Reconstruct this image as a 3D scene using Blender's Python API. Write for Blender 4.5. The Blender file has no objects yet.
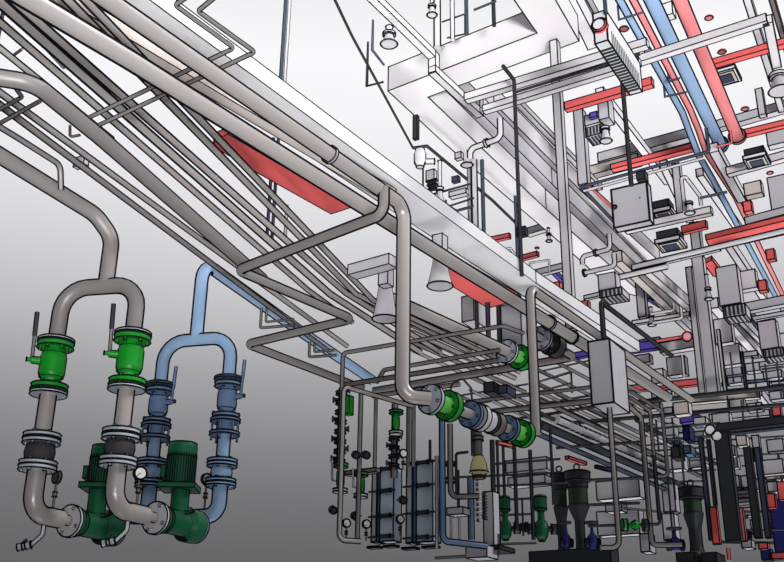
import bpy, math, random
from mathutils import Vector, Matrix
random.seed(7)
S = bpy.context.scene
COL = S.collection
# ------------------------------------------------------------------ camera
F = 996.0
CX, CY = 392.0, 281.0
cam_d = bpy.data.cameras.new('camera')
cam_d.sensor_fit = 'HORIZONTAL'; cam_d.sensor_width = 36.0
cam_d.lens = F / 784.0 * 36.0
cam_d.clip_start = 0.05; cam_d.clip_end = 400
cam = bpy.data.objects.new('camera', cam_d); COL.objects.link(cam)
PITCH, YAW, ROLL = math.radians(22.3), math.radians(31.4), math.radians(0.8)
M = Matrix.Rotation(YAW, 3, 'Z') @ Matrix.Rotation(math.pi/2 + PITCH, 3, 'X') @ Matrix.Rotation(ROLL, 3, 'Z')
cam.matrix_world = M.to_4x4()
S.camera = cam
CR, CU, CF = M.col[0].copy(), M.col[1].copy(), -M.col[2].copy()

def ray(px, py): return CF + CR*((px-CX)/F) + CU*((CY-py)/F)
def at(px, py, d): return ray(px, py)*d
def Z(px, py, h):
    r = ray(px, py); return r*(h/r.z)
def dep(p): return p.dot(CF)
def proj(p):
    d = dep(p); return (CX + F*p.dot(CR)/d, CY - F*p.dot(CU)/d)
EX, EY, EZ = Vector((1,0,0)), Vector((0,1,0)), Vector((0,0,1))
def slide(p, ax, px=None, py=None):
    # travel from p along a world axis to the image column px or row py
    if px is not None: k = (px-CX)/F; n = CR - CF*k
    else: k = (CY-py)/F; n = CU - CF*k
    return p - ax*(p.dot(n)/ax.dot(n))
def pts(spec):
    out = []
    for s in spec:
        if isinstance(s, Vector): out.append(s); continue
        if s[0] == 'D': out.append(at(s[1], s[2], s[3]))
        elif s[0] == 'Z': out.append(Z(s[1], s[2], s[3]))
        elif s[0] == 'V': out.append(slide(out[-1], EZ, py=s[1]))
        elif s[0] == 'Y': out.append(slide(out[-1], EY, px=s[1]))
        elif s[0] == 'X': out.append(slide(out[-1], EX, px=s[1]))
        elif s[0] == 'M': out.append(out[-1] + Vector(s[1:]))
        else: out.append(Z(s[0], s[1], out[-1].z))
    return out
def pxr(p, w): return 0.5*w*dep(p)/F        # radius in metres of something w pixels wide at p
def lw(p, k=0.55): return 1.45*k*dep(p)/F

# ------------------------------------------------------------------ materials
def lin(c):
    c /= 255.0
    return c/12.92 if c <= 0.04045 else ((c+0.055)/1.055)**2.4
INK = (0.012, 0.012, 0.016, 1)
def material(name, rgb, rough=0.5, metal=0.0, noise=0.0, spec=0.3):
    m = bpy.data.materials.new(name); m.use_nodes = True
    nt = m.node_tree; N = nt.nodes; L = nt.links
    bs = N['Principled BSDF']
    bs.inputs['Roughness'].default_value = rough
    bs.inputs['Metallic'].default_value = metal
    bs.inputs['Specular IOR Level'].default_value = spec
    base = tuple(lin(v) for v in rgb) + (1,)
    # faint procedural mottling of the paint
    tex = N.new('ShaderNodeTexNoise'); tex.inputs['Scale'].default_value = 6.0
    mp = N.new('ShaderNodeMapRange'); mp.inputs['To Min'].default_value = 1-noise-0.02; mp.inputs['To Max'].default_value = 1+noise+0.02
    L.new(tex.outputs['Fac'], mp.inputs['Value'])
    mul = N.new('ShaderNodeVectorMath'); mul.operation = 'SCALE'
    mul.inputs[0].default_value = base[:3]
    L.new(mp.outputs['Result'], mul.inputs['Scale'])
    # drafting outline of round parts: the paint turns to ink where the curved skin turns edge-on
    ax = N.new('ShaderNodeAttribute'); ax.attribute_name = 'axis'
    rm = N.new('ShaderNodeAttribute'); rm.attribute_name = 'rim'
    ge = N.new('ShaderNodeNewGeometry')
    def vm(op, a, b=None):
        n = N.new('ShaderNodeVectorMath'); n.operation = op
        L.new(a, n.inputs[0])
        if b is not None: L.new(b, n.inputs[1])
        return n
    def ma(op, a, b=None, v=None):
        n = N.new('ShaderNodeMath'); n.operation = op
        L.new(a, n.inputs[0])
        if b is not None: L.new(b, n.inputs[1])
        if v is not None: n.inputs[1].default_value = v
        return n.outputs[0]
    dIT = vm('DOT_PRODUCT', ge.outputs['Incoming'], ax.outputs['Vector']).outputs['Value']
    sc = N.new('ShaderNodeVectorMath'); sc.operation = 'SCALE'
    L.new(ax.outputs['Vector'], sc.inputs[0]); L.new(dIT, sc.inputs['Scale'])
    ip = vm('NORMALIZE', vm('SUBTRACT', ge.outputs['Incoming'], sc.outputs[0]).outputs[0]).outputs[0]
    c = ma('ABSOLUTE', vm('DOT_PRODUCT', ip, ge.outputs['Normal']).outputs['Value'])
    nt_ = ma('ABSOLUTE', vm('DOT_PRODUCT', ge.outputs['Normal'], ax.outputs['Vector']).outputs['Value'])
    s2 = ma('SQRT', ma('MAXIMUM', ma('SUBTRACT', ma('MULTIPLY', nt_, nt_), v=1.0), v=-1.0)) if False else None
    inkf = ma('LESS_THAN', c, rm.outputs['Fac'])
    ok = ma('LESS_THAN', nt_, v=0.75)
    fac = ma('MULTIPLY', inkf, ok)
    mix = N.new('ShaderNodeMix'); mix.data_type = 'RGBA'
    L.new(fac, mix.inputs['Factor'])
    L.new(mul.outputs[0], mix.inputs['A'])
    mix.inputs['B'].default_value = INK
    L.new(mix.outputs['Result'], bs.inputs['Base Color'])
    sp = N.new('ShaderNodeMapRange'); sp.inputs['To Min'].default_value = spec; sp.inputs['To Max'].default_value = 0.0
    L.new(fac, sp.inputs['Value']); L.new(sp.outputs['Result'], bs.inputs['Specular IOR Level'])
    if metal > 0:
        me = N.new('ShaderNodeMapRange'); me.inputs['To Min'].default_value = metal; me.inputs['To Max'].default_value = 0.0
        L.new(fac, me.inputs['Value']); L.new(me.outputs['Result'], bs.inputs['Metallic'])
    return m
MAT = {}
def mk(n, rgb, **k): MAT[n] = material(n, rgb, **k)
mk('grey',   (174,168,166), rough=0.36, metal=0.3, noise=0.02)
mk('grey2',  (132,127,126), rough=0.45, metal=0.2)
mk('dgrey',  (108,102,101), rough=0.45, metal=0.2)
mk('pale',   (200,198,203), rough=0.5)
mk('duct',   (222,218,221), rough=0.6)
mk('duct2',  (196,194,200), rough=0.6)
mk('beige',  (212,202,196), rough=0.6)
mk('white',  (232,231,235), rough=0.55)
mk('steel',  (188,194,206), rough=0.4, metal=0.2)
mk('blue',   (142,170,204), rough=0.4, metal=0.05)
mk('bluegrey',(98,122,158), rough=0.45)
mk('hx',     (190,206,222), rough=0.45)
mk('red',    (238,102,100), rough=0.55)
mk('red2',   (226,132,134), rough=0.5)
mk('green',  (16,140,34), rough=0.4)
mk('lgreen', (96,190,80), rough=0.4)
mk('dgreen', (8,92,58), rough=0.45)
mk('bgreen', (44,66,44), rough=0.5)
mk('navy',   (62,70,88), rough=0.5)
mk('black',  (44,46,52), rough=0.5)
mk('rubber', (58,56,58), rough=0.7)
mk('purple', (88,78,178), rough=0.5)
mk('dblue',  (34,38,112), rough=0.5)
mk('yellow', (206,196,140), rough=0.5)
mk('brass',  (120,112,84), rough=0.4, metal=0.3)
mk('dial',   (236,236,232), rough=0.5)
ink = bpy.data.materials.new('ink'); ink.use_nodes = True
ink.node_tree.nodes['Principled BSDF'].inputs['Base Color'].default_value = INK
ink.node_tree.nodes['Principled BSDF'].inputs['Roughness'].default_value = 0.9
ink.node_tree.nodes['Principled BSDF'].inputs['Specular IOR Level'].default_value = 0.0
MAT['ink'] = ink

# ------------------------------------------------------------------ mesh builder
def basis(n):
    n = n.normalized()
    a = EZ if abs(n.z) < 0.9 else EX
    u = n.cross(a).normalized(); return u, n.cross(u).normalized()
def fillet(P, rad, seg=6):
    out = [P[0]]
    for i in range(1, len(P)-1):
        a, b, c = P[i-1], P[i], P[i+1]
        u, v = (a-b), (c-b)
        lu, lv = u.length, v.length
        u.normalize(); v.normalize()
        ang = u.angle(v, math.pi)
        if ang > math.pi-0.03: out.append(b); continue
        t = min(rad/math.tan(ang/2), 0.48*lu, 0.48*lv)
        r = t*math.tan(ang/2)
        ctr = b + (u+v).normalized()*(r/math.sin(ang/2))
        p0, p1 = b+u*t-ctr, b+v*t-ctr
        th = p0.angle(p1, 0)
        axis = p0.cross(p1)
        if axis.length < 1e-9: out.append(b); continue
        for k in range(seg+1):
            out.append(ctr + Matrix.Rotation(th*k/seg, 3, axis.normalized()) @ p0)
    out.append(P[-1])
    return out
class MB:
    def __init__(s): s.v=[]; s.f=[]; s.m=[]; s.ax=[]; s.rim=[]; s.sm=[]
    def _add(s, vs, fs, mi, axs, rim, smooth):
        o = len(s.v)
        s.v += vs; s.ax += axs; s.rim += [rim]*len(vs)
        for f in fs: s.f.append([i+o for i in f]); s.m.append(mi); s.sm.append(smooth)
    def tube(s, P, r, seg=14, rad=None, rim=None, mi=0, caps=True, lwk=1.0, capink=True, rr=None):
        P = [Vector(p) for p in P]
        Q = fillet(P, rad) if rad else P
        Q2 = [Q[0]]
        for q in Q[1:]:
            if (q-Q2[-1]).length > 1e-5: Q2.append(q)
        Q = Q2; n = len(Q)
        mid = Q[n//2]
        if rim is None:
            R = r*F/max(0.3, dep(mid)); x = 1 - min(lwk*1.6, 0.42*R)/R
            rim = math.sqrt(max(0, 1-x*x))
        T = []
        for i in range(n):
            a = Q[max(0,i-1)]; b = Q[min(n-1,i+1)]; T.append((b-a).normalized())
        u, _ = basis(T[0]); vs=[]; axs=[]; fs=[]
        for i in range(n):
            u = (u - T[i]*u.dot(T[i])).normalized(); w = T[i].cross(u)
            k = 1.0
            if 0 < i < n-1:
                c = (Q[i]-Q[i-1]).normalized().dot((Q[i+1]-Q[i]).normalized()); k = 1/math.sqrt(max(0.25,(1+c)/2))
            ri = (rr[i] if rr else r)*k
            for j in range(seg):
                a = 2*math.pi*j/seg
                vs.append(Q[i] + (u*math.cos(a)+w*math.sin(a))*ri); axs.append(T[i])
        for i in range(n-1):
            for j in range(seg):
                k = (j+1)%seg
                fs.append([i*seg+j, i*seg+k, (i+1)*seg+k, (i+1)*seg+j])
        s._add(vs, fs, mi, axs, rim, True)
        if caps:
            for i, rev in ((0,True),(n-1,False)):
                ring = vs[i*seg:(i+1)*seg]
                fc = list(range(seg)); fc = fc[::-1] if rev else fc
                s._add(list(ring), [fc], mi, [Vector((0,0,0))]*seg, 0.0, False)
        return s
    def ring(s, c, n, r, t, seg=20, mi=1):
        u, w = basis(n); n = n.normalized(); vs=[]; fs=[]
        for j in range(seg):
            a = 2*math.pi*j/seg; e = u*math.cos(a)+w*math.sin(a)
            for dx, dy in ((t,0),(0,t),(-t,0),(0,-t)): vs.append(c+e*(r+dx)+n*dy)
        for j in range(seg):
            k=(j+1)%seg
            for q in range(4):
                q2=(q+1)%4; fs.append([j*4+q, k*4+q, k*4+q2, j*4+q2])
        s._add(vs, fs, mi, [Vector((0,0,0))]*len(vs), 0.0, True)
        return s
    def lathe(s, o, n, prof, seg=20, mi=0, sharp=None, rim=None, lk=0.6):
        # prof: list of (radius, distance along n); sharp: indices that get an ink ring (default: every strong corner)
        n = n.normalized(); u, w = basis(n)
        L = lw(o, lk)
        if rim is None:
            R = max(p[0] for p in prof)*F/max(0.3,dep(o)); x = 1-min(1.1, 0.4*R)/R; rim = math.sqrt(max(0,1-x*x))
        segs = []
        for i in range(len(prof)-1):
            (r0,t0),(r1,t1) = prof[i],prof[i+1]
            vs=[]; fs=[]; axs=[]
            for r,t in ((r0,t0),(r1,t1)):
                for j in range(seg):
                    a=2*math.pi*j/seg; vs.append(o+n*t+(u*math.cos(a)+w*math.sin(a))*max(r,1e-5)); axs.append(n)
            for j in range(seg):
                k=(j+1)%seg; fs.append([j, k, seg+k, seg+j])
            flat = abs(t1-t0) < 0.35*abs(r1-r0)
            s._add(vs, fs, mi, [Vector((0,0,0))]*len(vs) if flat else axs, 0.0 if flat else rim, True)
        for end, rev in ((0,True),(len(prof)-1,False)):
            r,t = prof[end]
            if r > 1e-4:
                vs=[o+n*t+(u*math.cos(2*math.pi*j/seg)+w*math.sin(2*math.pi*j/seg))*r for j in range(seg)]
                fc=list(range(seg)); s._add(vs,[fc[::-1] if rev else fc],mi,[Vector((0,0,0))]*seg,0.0,False)
        for i in range(len(prof)):
            r,t = prof[i]
            if r < 1e-4: continue
            if sharp is None:
                if 0 < i < len(prof)-1:
                    a=Vector((prof[i][0]-prof[i-1][0],prof[i][1]-prof[i-1][1])); b=Vector((prof[i+1][0]-prof[i][0],prof[i+1][1]-prof[i][1]))
                    if a.length<1e-6 or b.length<1e-6 or a.angle(b,0)<0.9: continue
                    if prof[i][0] < max(prof[i-1][0],prof[i+1][0]): continue
            elif i not in sharp: continue
            if L: s.ring(o+n*t, n, r, L, seg)
        return s
    def poly(s, vs, fs, mi=0):
        for f in fs: s._add([Vector(vs[i]) for i in f],[list(range(len(f)))],mi,[Vector((0,0,0))]*len(f),0.0,False)
    def edge(s, a, b, r, mi=1):
        d=b-a
        if d.length<1e-6: return
        u,w=basis(d); vs=[]
        e=d.normalized()*r*0.6
        for p in (a-e,b+e):
            for x,y in ((1,0),(0,1),(-1,0),(0,-1)): vs.append(p+u*x*r+w*y*r)
        fs=[[q,(q+1)%4,4+(q+1)%4,4+q] for q in range(4)]
        s._add(vs,fs,mi,[Vector((0,0,0))]*8,0.0,False)
    def prism(s, base, vec, lk=0.5, mi=0, edges=True):
        n=len(base); base=[Vector(p) for p in base]; top=[p+vec for p in base]
        nn=Vector((0,0,0))
        for i in range(n): nn += (base[i]-base[0]).cross(base[(i+1)%n]-base[0])
        fl = nn.dot(vec) < 0
        V=base+top; F_=[]
        b=list(range(n)); t=[n+i for i in range(n)]
        F_.append(b[::-1] if not fl else b); F_.append(t if not fl else t[::-1])
        for i in range(n):
            k=(i+1)%n; q=[i,k,n+k,n+i]; F_.append(q if not fl else q[::-1])
        s.poly(V,F_,mi)
        if edges and lk:
            for i in range(n):
                k=(i+1)%n
                for a,c in ((base[i],base[k]),(top[i],top[k]),(base[i],top[i])): s.edge(a,c,lw((a+c)/2,lk))
        return s
    def box(s, p, a, b, c, **k): return s.prism([p, p+a, p+a+b, p+b], c, **k)
    def build(s, name, mat, parent=None, loc=None):
        off = Vector((0,0,0))
        if parent is not None: off = WL[parent.name]
        elif loc is not None: off = loc
        elif s.v: off = s.v[0].copy()
        me = bpy.data.meshes.new(name)
        me.from_pydata([v-off for v in s.v], [], s.f)
        me.materials.append(MAT[mat] if isinstance(mat,str) else mat); me.materials.append(MAT['ink'])
        me.polygons.foreach_set('material_index', s.m)
        me.polygons.foreach_set('use_smooth', s.sm)
        a = me.attributes.new('axis','FLOAT_VECTOR','POINT'); a.data.foreach_set('vector', [x for v in s.ax for x in v])
        a = me.attributes.new('rim','FLOAT','POINT'); a.data.foreach_set('value', s.rim)
        me.update()
        o = bpy.data.objects.new(name, me); COL.objects.link(o)
        if parent is not None: o.parent = parent
        else: o.location = off
        WL[o.name] = off
        return o
WL = {}
def tag(o, label, cat, group=None, kind=None):
    o['label']=label; o['category']=cat
    if group: o['group']=group
    if kind: o['kind']=kind
    return o
def thing(name, label, cat, loc, group=None):
    o=bpy.data.objects.new(name,None); COL.objects.link(o); o.location=loc; o.empty_display_size=0.1
    WL[o.name]=Vector(loc); return tag(o,label,cat,group)

# ------------------------------------------------------------------ kit of things
def pipe(name, label, cat, spec, w, m='grey', bend=1.6, rings=(), wi=0, seg=14, group=None, lwk=1.0, rr=None):
    P = pts(spec); r = pxr(P[wi], w)
    b = MB().tube(P, r, seg=seg, rad=bend*2*r if bend else None, lwk=lwk)
    if not rings:
        return tag(b.build(name, m), label, cat, group)
    t = thing(name, label, cat, P[0], group)
    b.build('tube', m, t)
    for q in rings:                      # (segment, fraction, radius factor, length factor, material)
        i, f = q[0], q[1]; k = q[2] if len(q)>2 else 1.25; ln = q[3] if len(q)>3 else 1.0; mm = q[4] if len(q)>4 else m
        p = P[i].lerp(P[i+1], f); n = (P[i+1]-P[i]).normalized()
        c = MB(); c.lathe(p - n*r*ln*0.5, n, [(r*k,0),(r*k,r*ln)], sharp=[] if len(q)>4 else [0,1]); c.build('coupling', mm, t)
    return t
def beam(name, label, cat, p0, p1, wid, hgt, m='duct', lk=0.5, group=None, parent=None, build=True):
    # square-section member along p0 -> p1, p0/p1 on the middle of its underside
    d=(p1-p0); side=d.cross(EZ)
    if side.length < 1e-6: side = EX.copy()
    side=side.normalized()*wid; up=side.cross(d).normalized()*hgt
    b=MB(); b.prism([p0-side/2,p0+side/2,p1+side/2,p1-side/2], up, lk=lk)
    if parent is not None: return b.build(name,m,parent)
    o=b.build(name,m)
    return tag(o,label,cat,group) if label else o
def bar(name, label, cat, x0,y0,x1,y1,h, wpx, hgt=None, m='duct', lk=0.5, group=None):
    p0,p1=Z(x0,y0,h),Z(x1,y1,h); w=2*pxr(p0,wpx)
    return beam(name,label,cat,p0,p1,w,hgt if hgt else w,m,lk,group)
def slab(name, label, cat, poly, h, thick, m='duct', lk=0.5, group=None, kind=None):
    b=MB().prism([Z(x,y,h) for x,y in poly], EZ*thick, lk=lk)
    return tag(b.build(name,m),label,cat,group,kind)
def boxc(p, X=None, Y=None, Zz=None):
    # three edge vectors of an axis-aligned box at corner p; ints are image columns/rows, floats metres
    def e(v,ax,row=False):
        if isinstance(v,int): return (slide(p,ax,py=v) if row else slide(p,ax,px=v))-p
        return ax*v
    return e(X,EX),e(Y,EY),e(Zz,EZ,True)
def abox(name, label, cat, p, X, Y, Zz, m='duct', lk=0.5, group=None, parent=None):
    a,b,c=boxc(p,X,Y,Zz)
    o=MB().box(p,a,b,c,lk=lk)
    if parent is not None: return o.build(name,m,parent)
    return tag(o.build(name,m),label,cat,group)
def column(name, label, cat, px,py0,py1,d,wpx,dp=None,m='duct',lk=0.5,group=None):
    p=at(px,(py0+py1)/2,d); w=2*pxr(p,wpx); lo=slide(p,EZ,py=max(py0,py1)); hi=slide(p,EZ,py=min(py0,py1))
    # turned to the building axes, so the seen width is the sum of two faces
    w/= (0.85+0.52); q=lo-EX*w/2-EY*(dp or w)/2
    return tag(MB().box(q,EX*w,EY*(dp or w),EZ*(hi.z-lo.z),lk=lk).build(name,m),label,cat,group)
def bolts(parent, c, n, r, br, ln, k=6, m='steel', ph=0.3, name='bolt'):
    u,w=basis(n); first=None
    for j in range(k):
        a=2*math.pi*(j+ph)/k; d=(u*math.cos(a)+w*math.sin(a))*r
        if first is None:
            b=MB(); b.lathe(c+d-n.normalized()*ln/2,n,[(br,0),(br,ln)],seg=8,lk=0.3,sharp=[0,1]); first=b.build(name,m,parent); d0=d
        else:
            q=first.copy(); COL.objects.link(q); q.parent=parent; q.location=first.location+(d-d0); WL[q.name]=WL[first.name]
def flange(name, parent, c, n, R, th, m='steel', k=6, bm=True):
    n=n.normalized(); b=MB(); b.lathe(c-n*th/2,n,[(R,0),(R,th)],seg=24,sharp=[0,1])
    o=b.build(name,m,parent)
    if bm:
        bolts(o,c,n,R*0.8,R*0.1,th*2.1,k,m)
    return o
def bell(name, label, p, wpx, hpx, m='pale', group=None, neck=0.0, collar=True, cat='vent'):
    # downward flared outlet, p at the centre of its mouth
    R=pxr(p,wpx); H=hpx*dep(p)/F
    t=thing(name,label,cat,p,group)
    b=MB(); b.lathe(p,EZ,[(R,0),(R*0.95,H*0.08),(R*0.72,H*0.45),(R*0.58,H*0.75),(R*0.5,H)],seg=24,sharp=[0],lk=0.7); b.build('bell_mouth',m,t)
    if collar:
        b=MB(); b.lathe(p+EZ*H,EZ,[(R*0.55,0),(R*0.75,H*0.05),(R*0.75,H*0.3),(R*0.55,H*0.35)],seg=18); b.build('collar',m,t)
        H*=1.35
    if neck:
        b=MB(); b.lathe(p+EZ*H,EZ,[(R*0.45,0),(R*0.45,neck*dep(p)/F)],seg=14,sharp=[1]); b.build('neck',m,t)
    return t
def gauge(label, p, stem_px, wpx, m='rubber', facing=None, group=None):
    # dial on a thin stem, p at the foot of the stem
    R=pxr(p,wpx); H=stem_px*dep(p)/F
    t=thing('pressure_gauge',label,'gauge',p,group)
    b=MB(); b.tube([p,p+EZ*H],R*0.2,seg=8); b.lathe(p+EZ*H*0.45,EZ,[(R*0.38,0),(R*0.38,H*0.18)],seg=8,sharp=[0,1]); b.build('stem','brass',t)
    n=(facing or (-CF+CR*0.5)); n=Vector((n.x,n.y,0)).normalized()
    c=p+EZ*(H+R*0.9)
    b=MB(); b.lathe(c-n*R*0.35,n,[(R,0),(R,R*0.6)],seg=20,sharp=[0,1]); k=b.build('case',m,t)
    b=MB(); b.lathe(c+n*R*0.26,n,[(R*0.8,0),(R*0.8,0.02*R)],seg=18,sharp=[]); u,w=basis(n); b.edge(c+n*R*0.3,c+n*R*0.3+(u+w)*R*0.45,R*0.06); b.build('dial','dial',k)
    return t
# ------------------------------------------------------------------ sky and light
w = bpy.data.worlds.new('sky'); S.world = w; w.use_nodes = True
nt = w.node_tree; N = nt.nodes; L = nt.links
tc = N.new('ShaderNodeTexCoord'); sx = N.new('ShaderNodeSeparateXYZ'); L.new(tc.outputs['Generated'], sx.inputs[0])
mr = N.new('ShaderNodeMapRange'); mr.inputs['From Min'].default_value = -1; mr.inputs['From Max'].default_value = 1
L.new(sx.outputs['Z'], mr.inputs['Value'])
cr = N.new('ShaderNodeValToRGB'); L.new(mr.outputs['Result'], cr.inputs['Fac'])
e = cr.color_ramp.elements
stops = [(-1.0,145),(-0.5,140),(-0.2,112),(0.05,97),(0.118,104),(0.17,117),(0.225,138),(0.285,165),(0.335,190),(0.38,207),(0.43,222),(0.475,236),(0.52,245),(0.57,250),(0.68,225),(0.8,200),(1.0,195)]
while len(e) < len(stops): e.new(0.5)
for k, (z, v) in enumerate(stops):
    e[k].position = (z+1)/2; e[k].color = (lin(v), lin(v*0.997), lin(min(255,v*1.012)), 1)
bg = N['Background']; L.new(cr.outputs['Color'], bg.inputs['Color']); bg.inputs['Strength'].default_value = 1.0
nd = N.new('ShaderNodeVectorMath'); nd.operation = 'DOT_PRODUCT'; nd.inputs[1].default_value = (-math.sin(YAW), math.cos(YAW), 0)
L.new(tc.outputs['Generated'], nd.inputs[0])
bm = N.new('ShaderNodeMapRange'); bm.inputs['From Min'].default_value = -0.3; bm.inputs['From Max'].default_value = 0.55; bm.inputs['To Min'].default_value = 0.3; bm.inputs['To Max'].default_value = 1.0
L.new(nd.outputs['Value'], bm.inputs['Value']); L.new(bm.outputs['Result'], bg.inputs['Strength'])
def fill_spot(name, loc, target, energy, half, blend=1.0, size=1.5, const=False):  # builds the added, unseen fill spots
    l = bpy.data.lights.new(name,'SPOT'); l.energy = energy; l.spot_size = 2*half; l.spot_blend = blend; l.shadow_soft_size = size
    o = bpy.data.objects.new(name,l); COL.objects.link(o); o.location = loc
    o.rotation_euler = (Vector(target)-Vector(loc)).to_track_quat('-Z','Y').to_euler()
    if const:
        l.use_nodes = True; ln = l.node_tree
        em = [n for n in ln.nodes if n.type == 'EMISSION'][0]
        fo = ln.nodes.new('ShaderNodeLightFalloff'); fo.inputs['Strength'].default_value = 1.0
        ln.links.new(fo.outputs['Constant'], em.inputs['Strength'])
    return o
fwd = Vector((CF.x, CF.y, 0)).normalized()
# added fill spot, unseen behind and below the viewer, brightens the upper pipework
sl = -fwd*9 + CR*2.5 + EZ*(-2.5)
fill_spot('fill_behind', sl, sl + fwd*10 - CR*6.4 + EZ*15.4, 104.0, math.radians(46.5), 1.0, 1.6, const=True)
ug = fwd*11 + CR*3.0 + EZ*(-30)
fill_spot('fill_below', ug, ug + EZ*10 + fwd*1.5, 36.0, math.radians(17), 0.6, 5.0, const=True)  # added fill from far below, lifts the undersides of the high ducts
fl = -fwd*5 + CR*7 + EZ*(-3)
fill_spot('fill_side', fl, at(755,80,14), 22.0, math.radians(24), 1.0, 1.0, const=True)  # added fill from the viewer's right for the upper right faces
pl = -fwd*1.0 - CR*0.6 + EZ*(-0.4)
fill_spot('fill_bundle', pl, at(215,105,6), 22.0, math.radians(17), 1.0, 0.3, const=True)  # unseen narrow spot by the viewer, added to lift the overhead bundle
wl = fwd*1.6 + EZ*4.8 + CR*0.4
fill_spot('fill_overhead', wl, at(190,70,6), 120.0, math.radians(40), 0.9, 0.25)  # added spot above the frame, lights the near upper sides of the pipes
sun = bpy.data.lights.new('sun','SUN'); sun.energy = 1.4; sun.angle = math.radians(8)
so = bpy.data.objects.new('sun',sun); COL.objects.link(so)
so.rotation_euler = Vector((-0.75,-0.25,-0.6)).to_track_quat('-Z','Y').to_euler()
S.view_settings.view_transform = 'Standard'; S.view_settings.look = 'None'
S.view_settings.exposure = 0.0; S.view_settings.gamma = 1.0; S.view_settings.use_curve_mapping = False

# ------------------------------------------------------------------ the two pump sets on the left
GZ = Z(64,289,1).copy()*(6.0/dep(Z(64,289,1)))     # a point 6 m away
zt = GZ.z
gl, gr = Z(64,289,zt), Z(139,284,zt)
r = pxr(gl, 17)
def seg_tube(name, parent, a, b, r, m): return MB().tube([a,b], r, seg=18).build(name, m, parent)
def down(p, py): return slide(p, EZ, py=py)
supply_drop = slide(gl.lerp(gr,0.56), EZ, py=238)
t = thing('header_pipe','grey steel pipe falling from upper left edge into an arch over two green ball valves','pipe',gl)
MB().tube([down(gl,340),gl,gr,down(gr,333)], r, seg=20, rad=r*3.0).build('arch', 'grey2', t)
tee = gl.lerp(gr,0.56)
pd = Z(-25,143,supply_drop.z)
pd2 = Z(0,159,supply_drop.z)
b = MB().tube([tee, supply_drop, at(96,215,6.05), at(-30,137,5.5)], r*0.98, seg=20, rad=r*3.0); b.build('supply_run','grey2',t)
b = MB().tube([at(61,190,5.8), at(60.5,165,5.8), at(18,138,5.5), at(-25,112,5.2)], r*0.36, seg=12, rad=r*1.2); b.build('branch','grey2',t)
b = MB(); b.lathe(down(gl,342), EZ, [(r*2.05,0),(r*2.05,0.014)], seg=24, sharp=[0,1]); b.build('end_flange','steel',t)
b = MB(); b.lathe(down(gr,335), EZ, [(r*2.05,0),(r*2.05,0.014)], seg=24, sharp=[0,1]); b.build('end_flange','steel',t)

def ball_valve(label, top, bot, r, col, lever='grey2', side=-1, group=None, m2=None, lift=0.0):
    # vertical flanged valve between points top and bot on one vertical
    t = thing('ball_valve', label, 'valve', bot, group); H = top.z-bot.z
    b = MB(); b.lathe(bot, EZ, [(r*1.05,H*.12),(r*1.15,H*.22),(r*1.35,H*.27),(r*1.5,H*.34),(r*1.5,H*.68),(r*1.35,H*.75),(r*1.2,H*.8),(r*1.05,H*.9)], seg=24, sharp=[2,5], lk=.35); b.build('body', col, t)
    flange('flange', t, bot+EZ*H*.07, EZ, r*2.05, H*.09, m2 or col)
    flange('flange', t, top-EZ*H*.08, EZ, r*2.05, H*.1, m2 or col)
    sd = (CR*side - CF*0.45); sd = Vector((sd.x,sd.y,0)).normalized()
    c = bot+EZ*H*.58
    b = MB(); b.lathe(c+sd*r*1.2, sd, [(r*.5,0),(r*.45,r*1.2),(r*.25,r*1.25),(r*.25,r*1.7)], seg=14); b.build('stem', col, t)
    p = c+sd*r*2.3
    b = MB(); b.tube([p, p+EZ*H*0.5+sd*r*.12], r*.22, seg=8); lv = b.build('lever', lever, t)
    b = MB(); b.tube([p+EZ*H*0.48+sd*r*.12, p+EZ*H*0.98+sd*r*.24], r*.28, seg=10); b.build('grip','black' if col=='green' else col, lv)
    return t
ball_valve('green flanged ball valve on left leg of grey arch, black lever raised', down(gl,342), down(gl,391), r, 'green')
ball_valve('green flanged ball valve on right leg of grey arch, black lever raised', down(gr,335), down(gr,386), r, 'green')
ax_p = (fwd*math.cos(math.radians(27)) - Vector((-CR.x,-CR.y,0))*math.sin(math.radians(27))).normalized()
def leg_lower(px_name, top, ys, m, bl, r):
    return None
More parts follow.
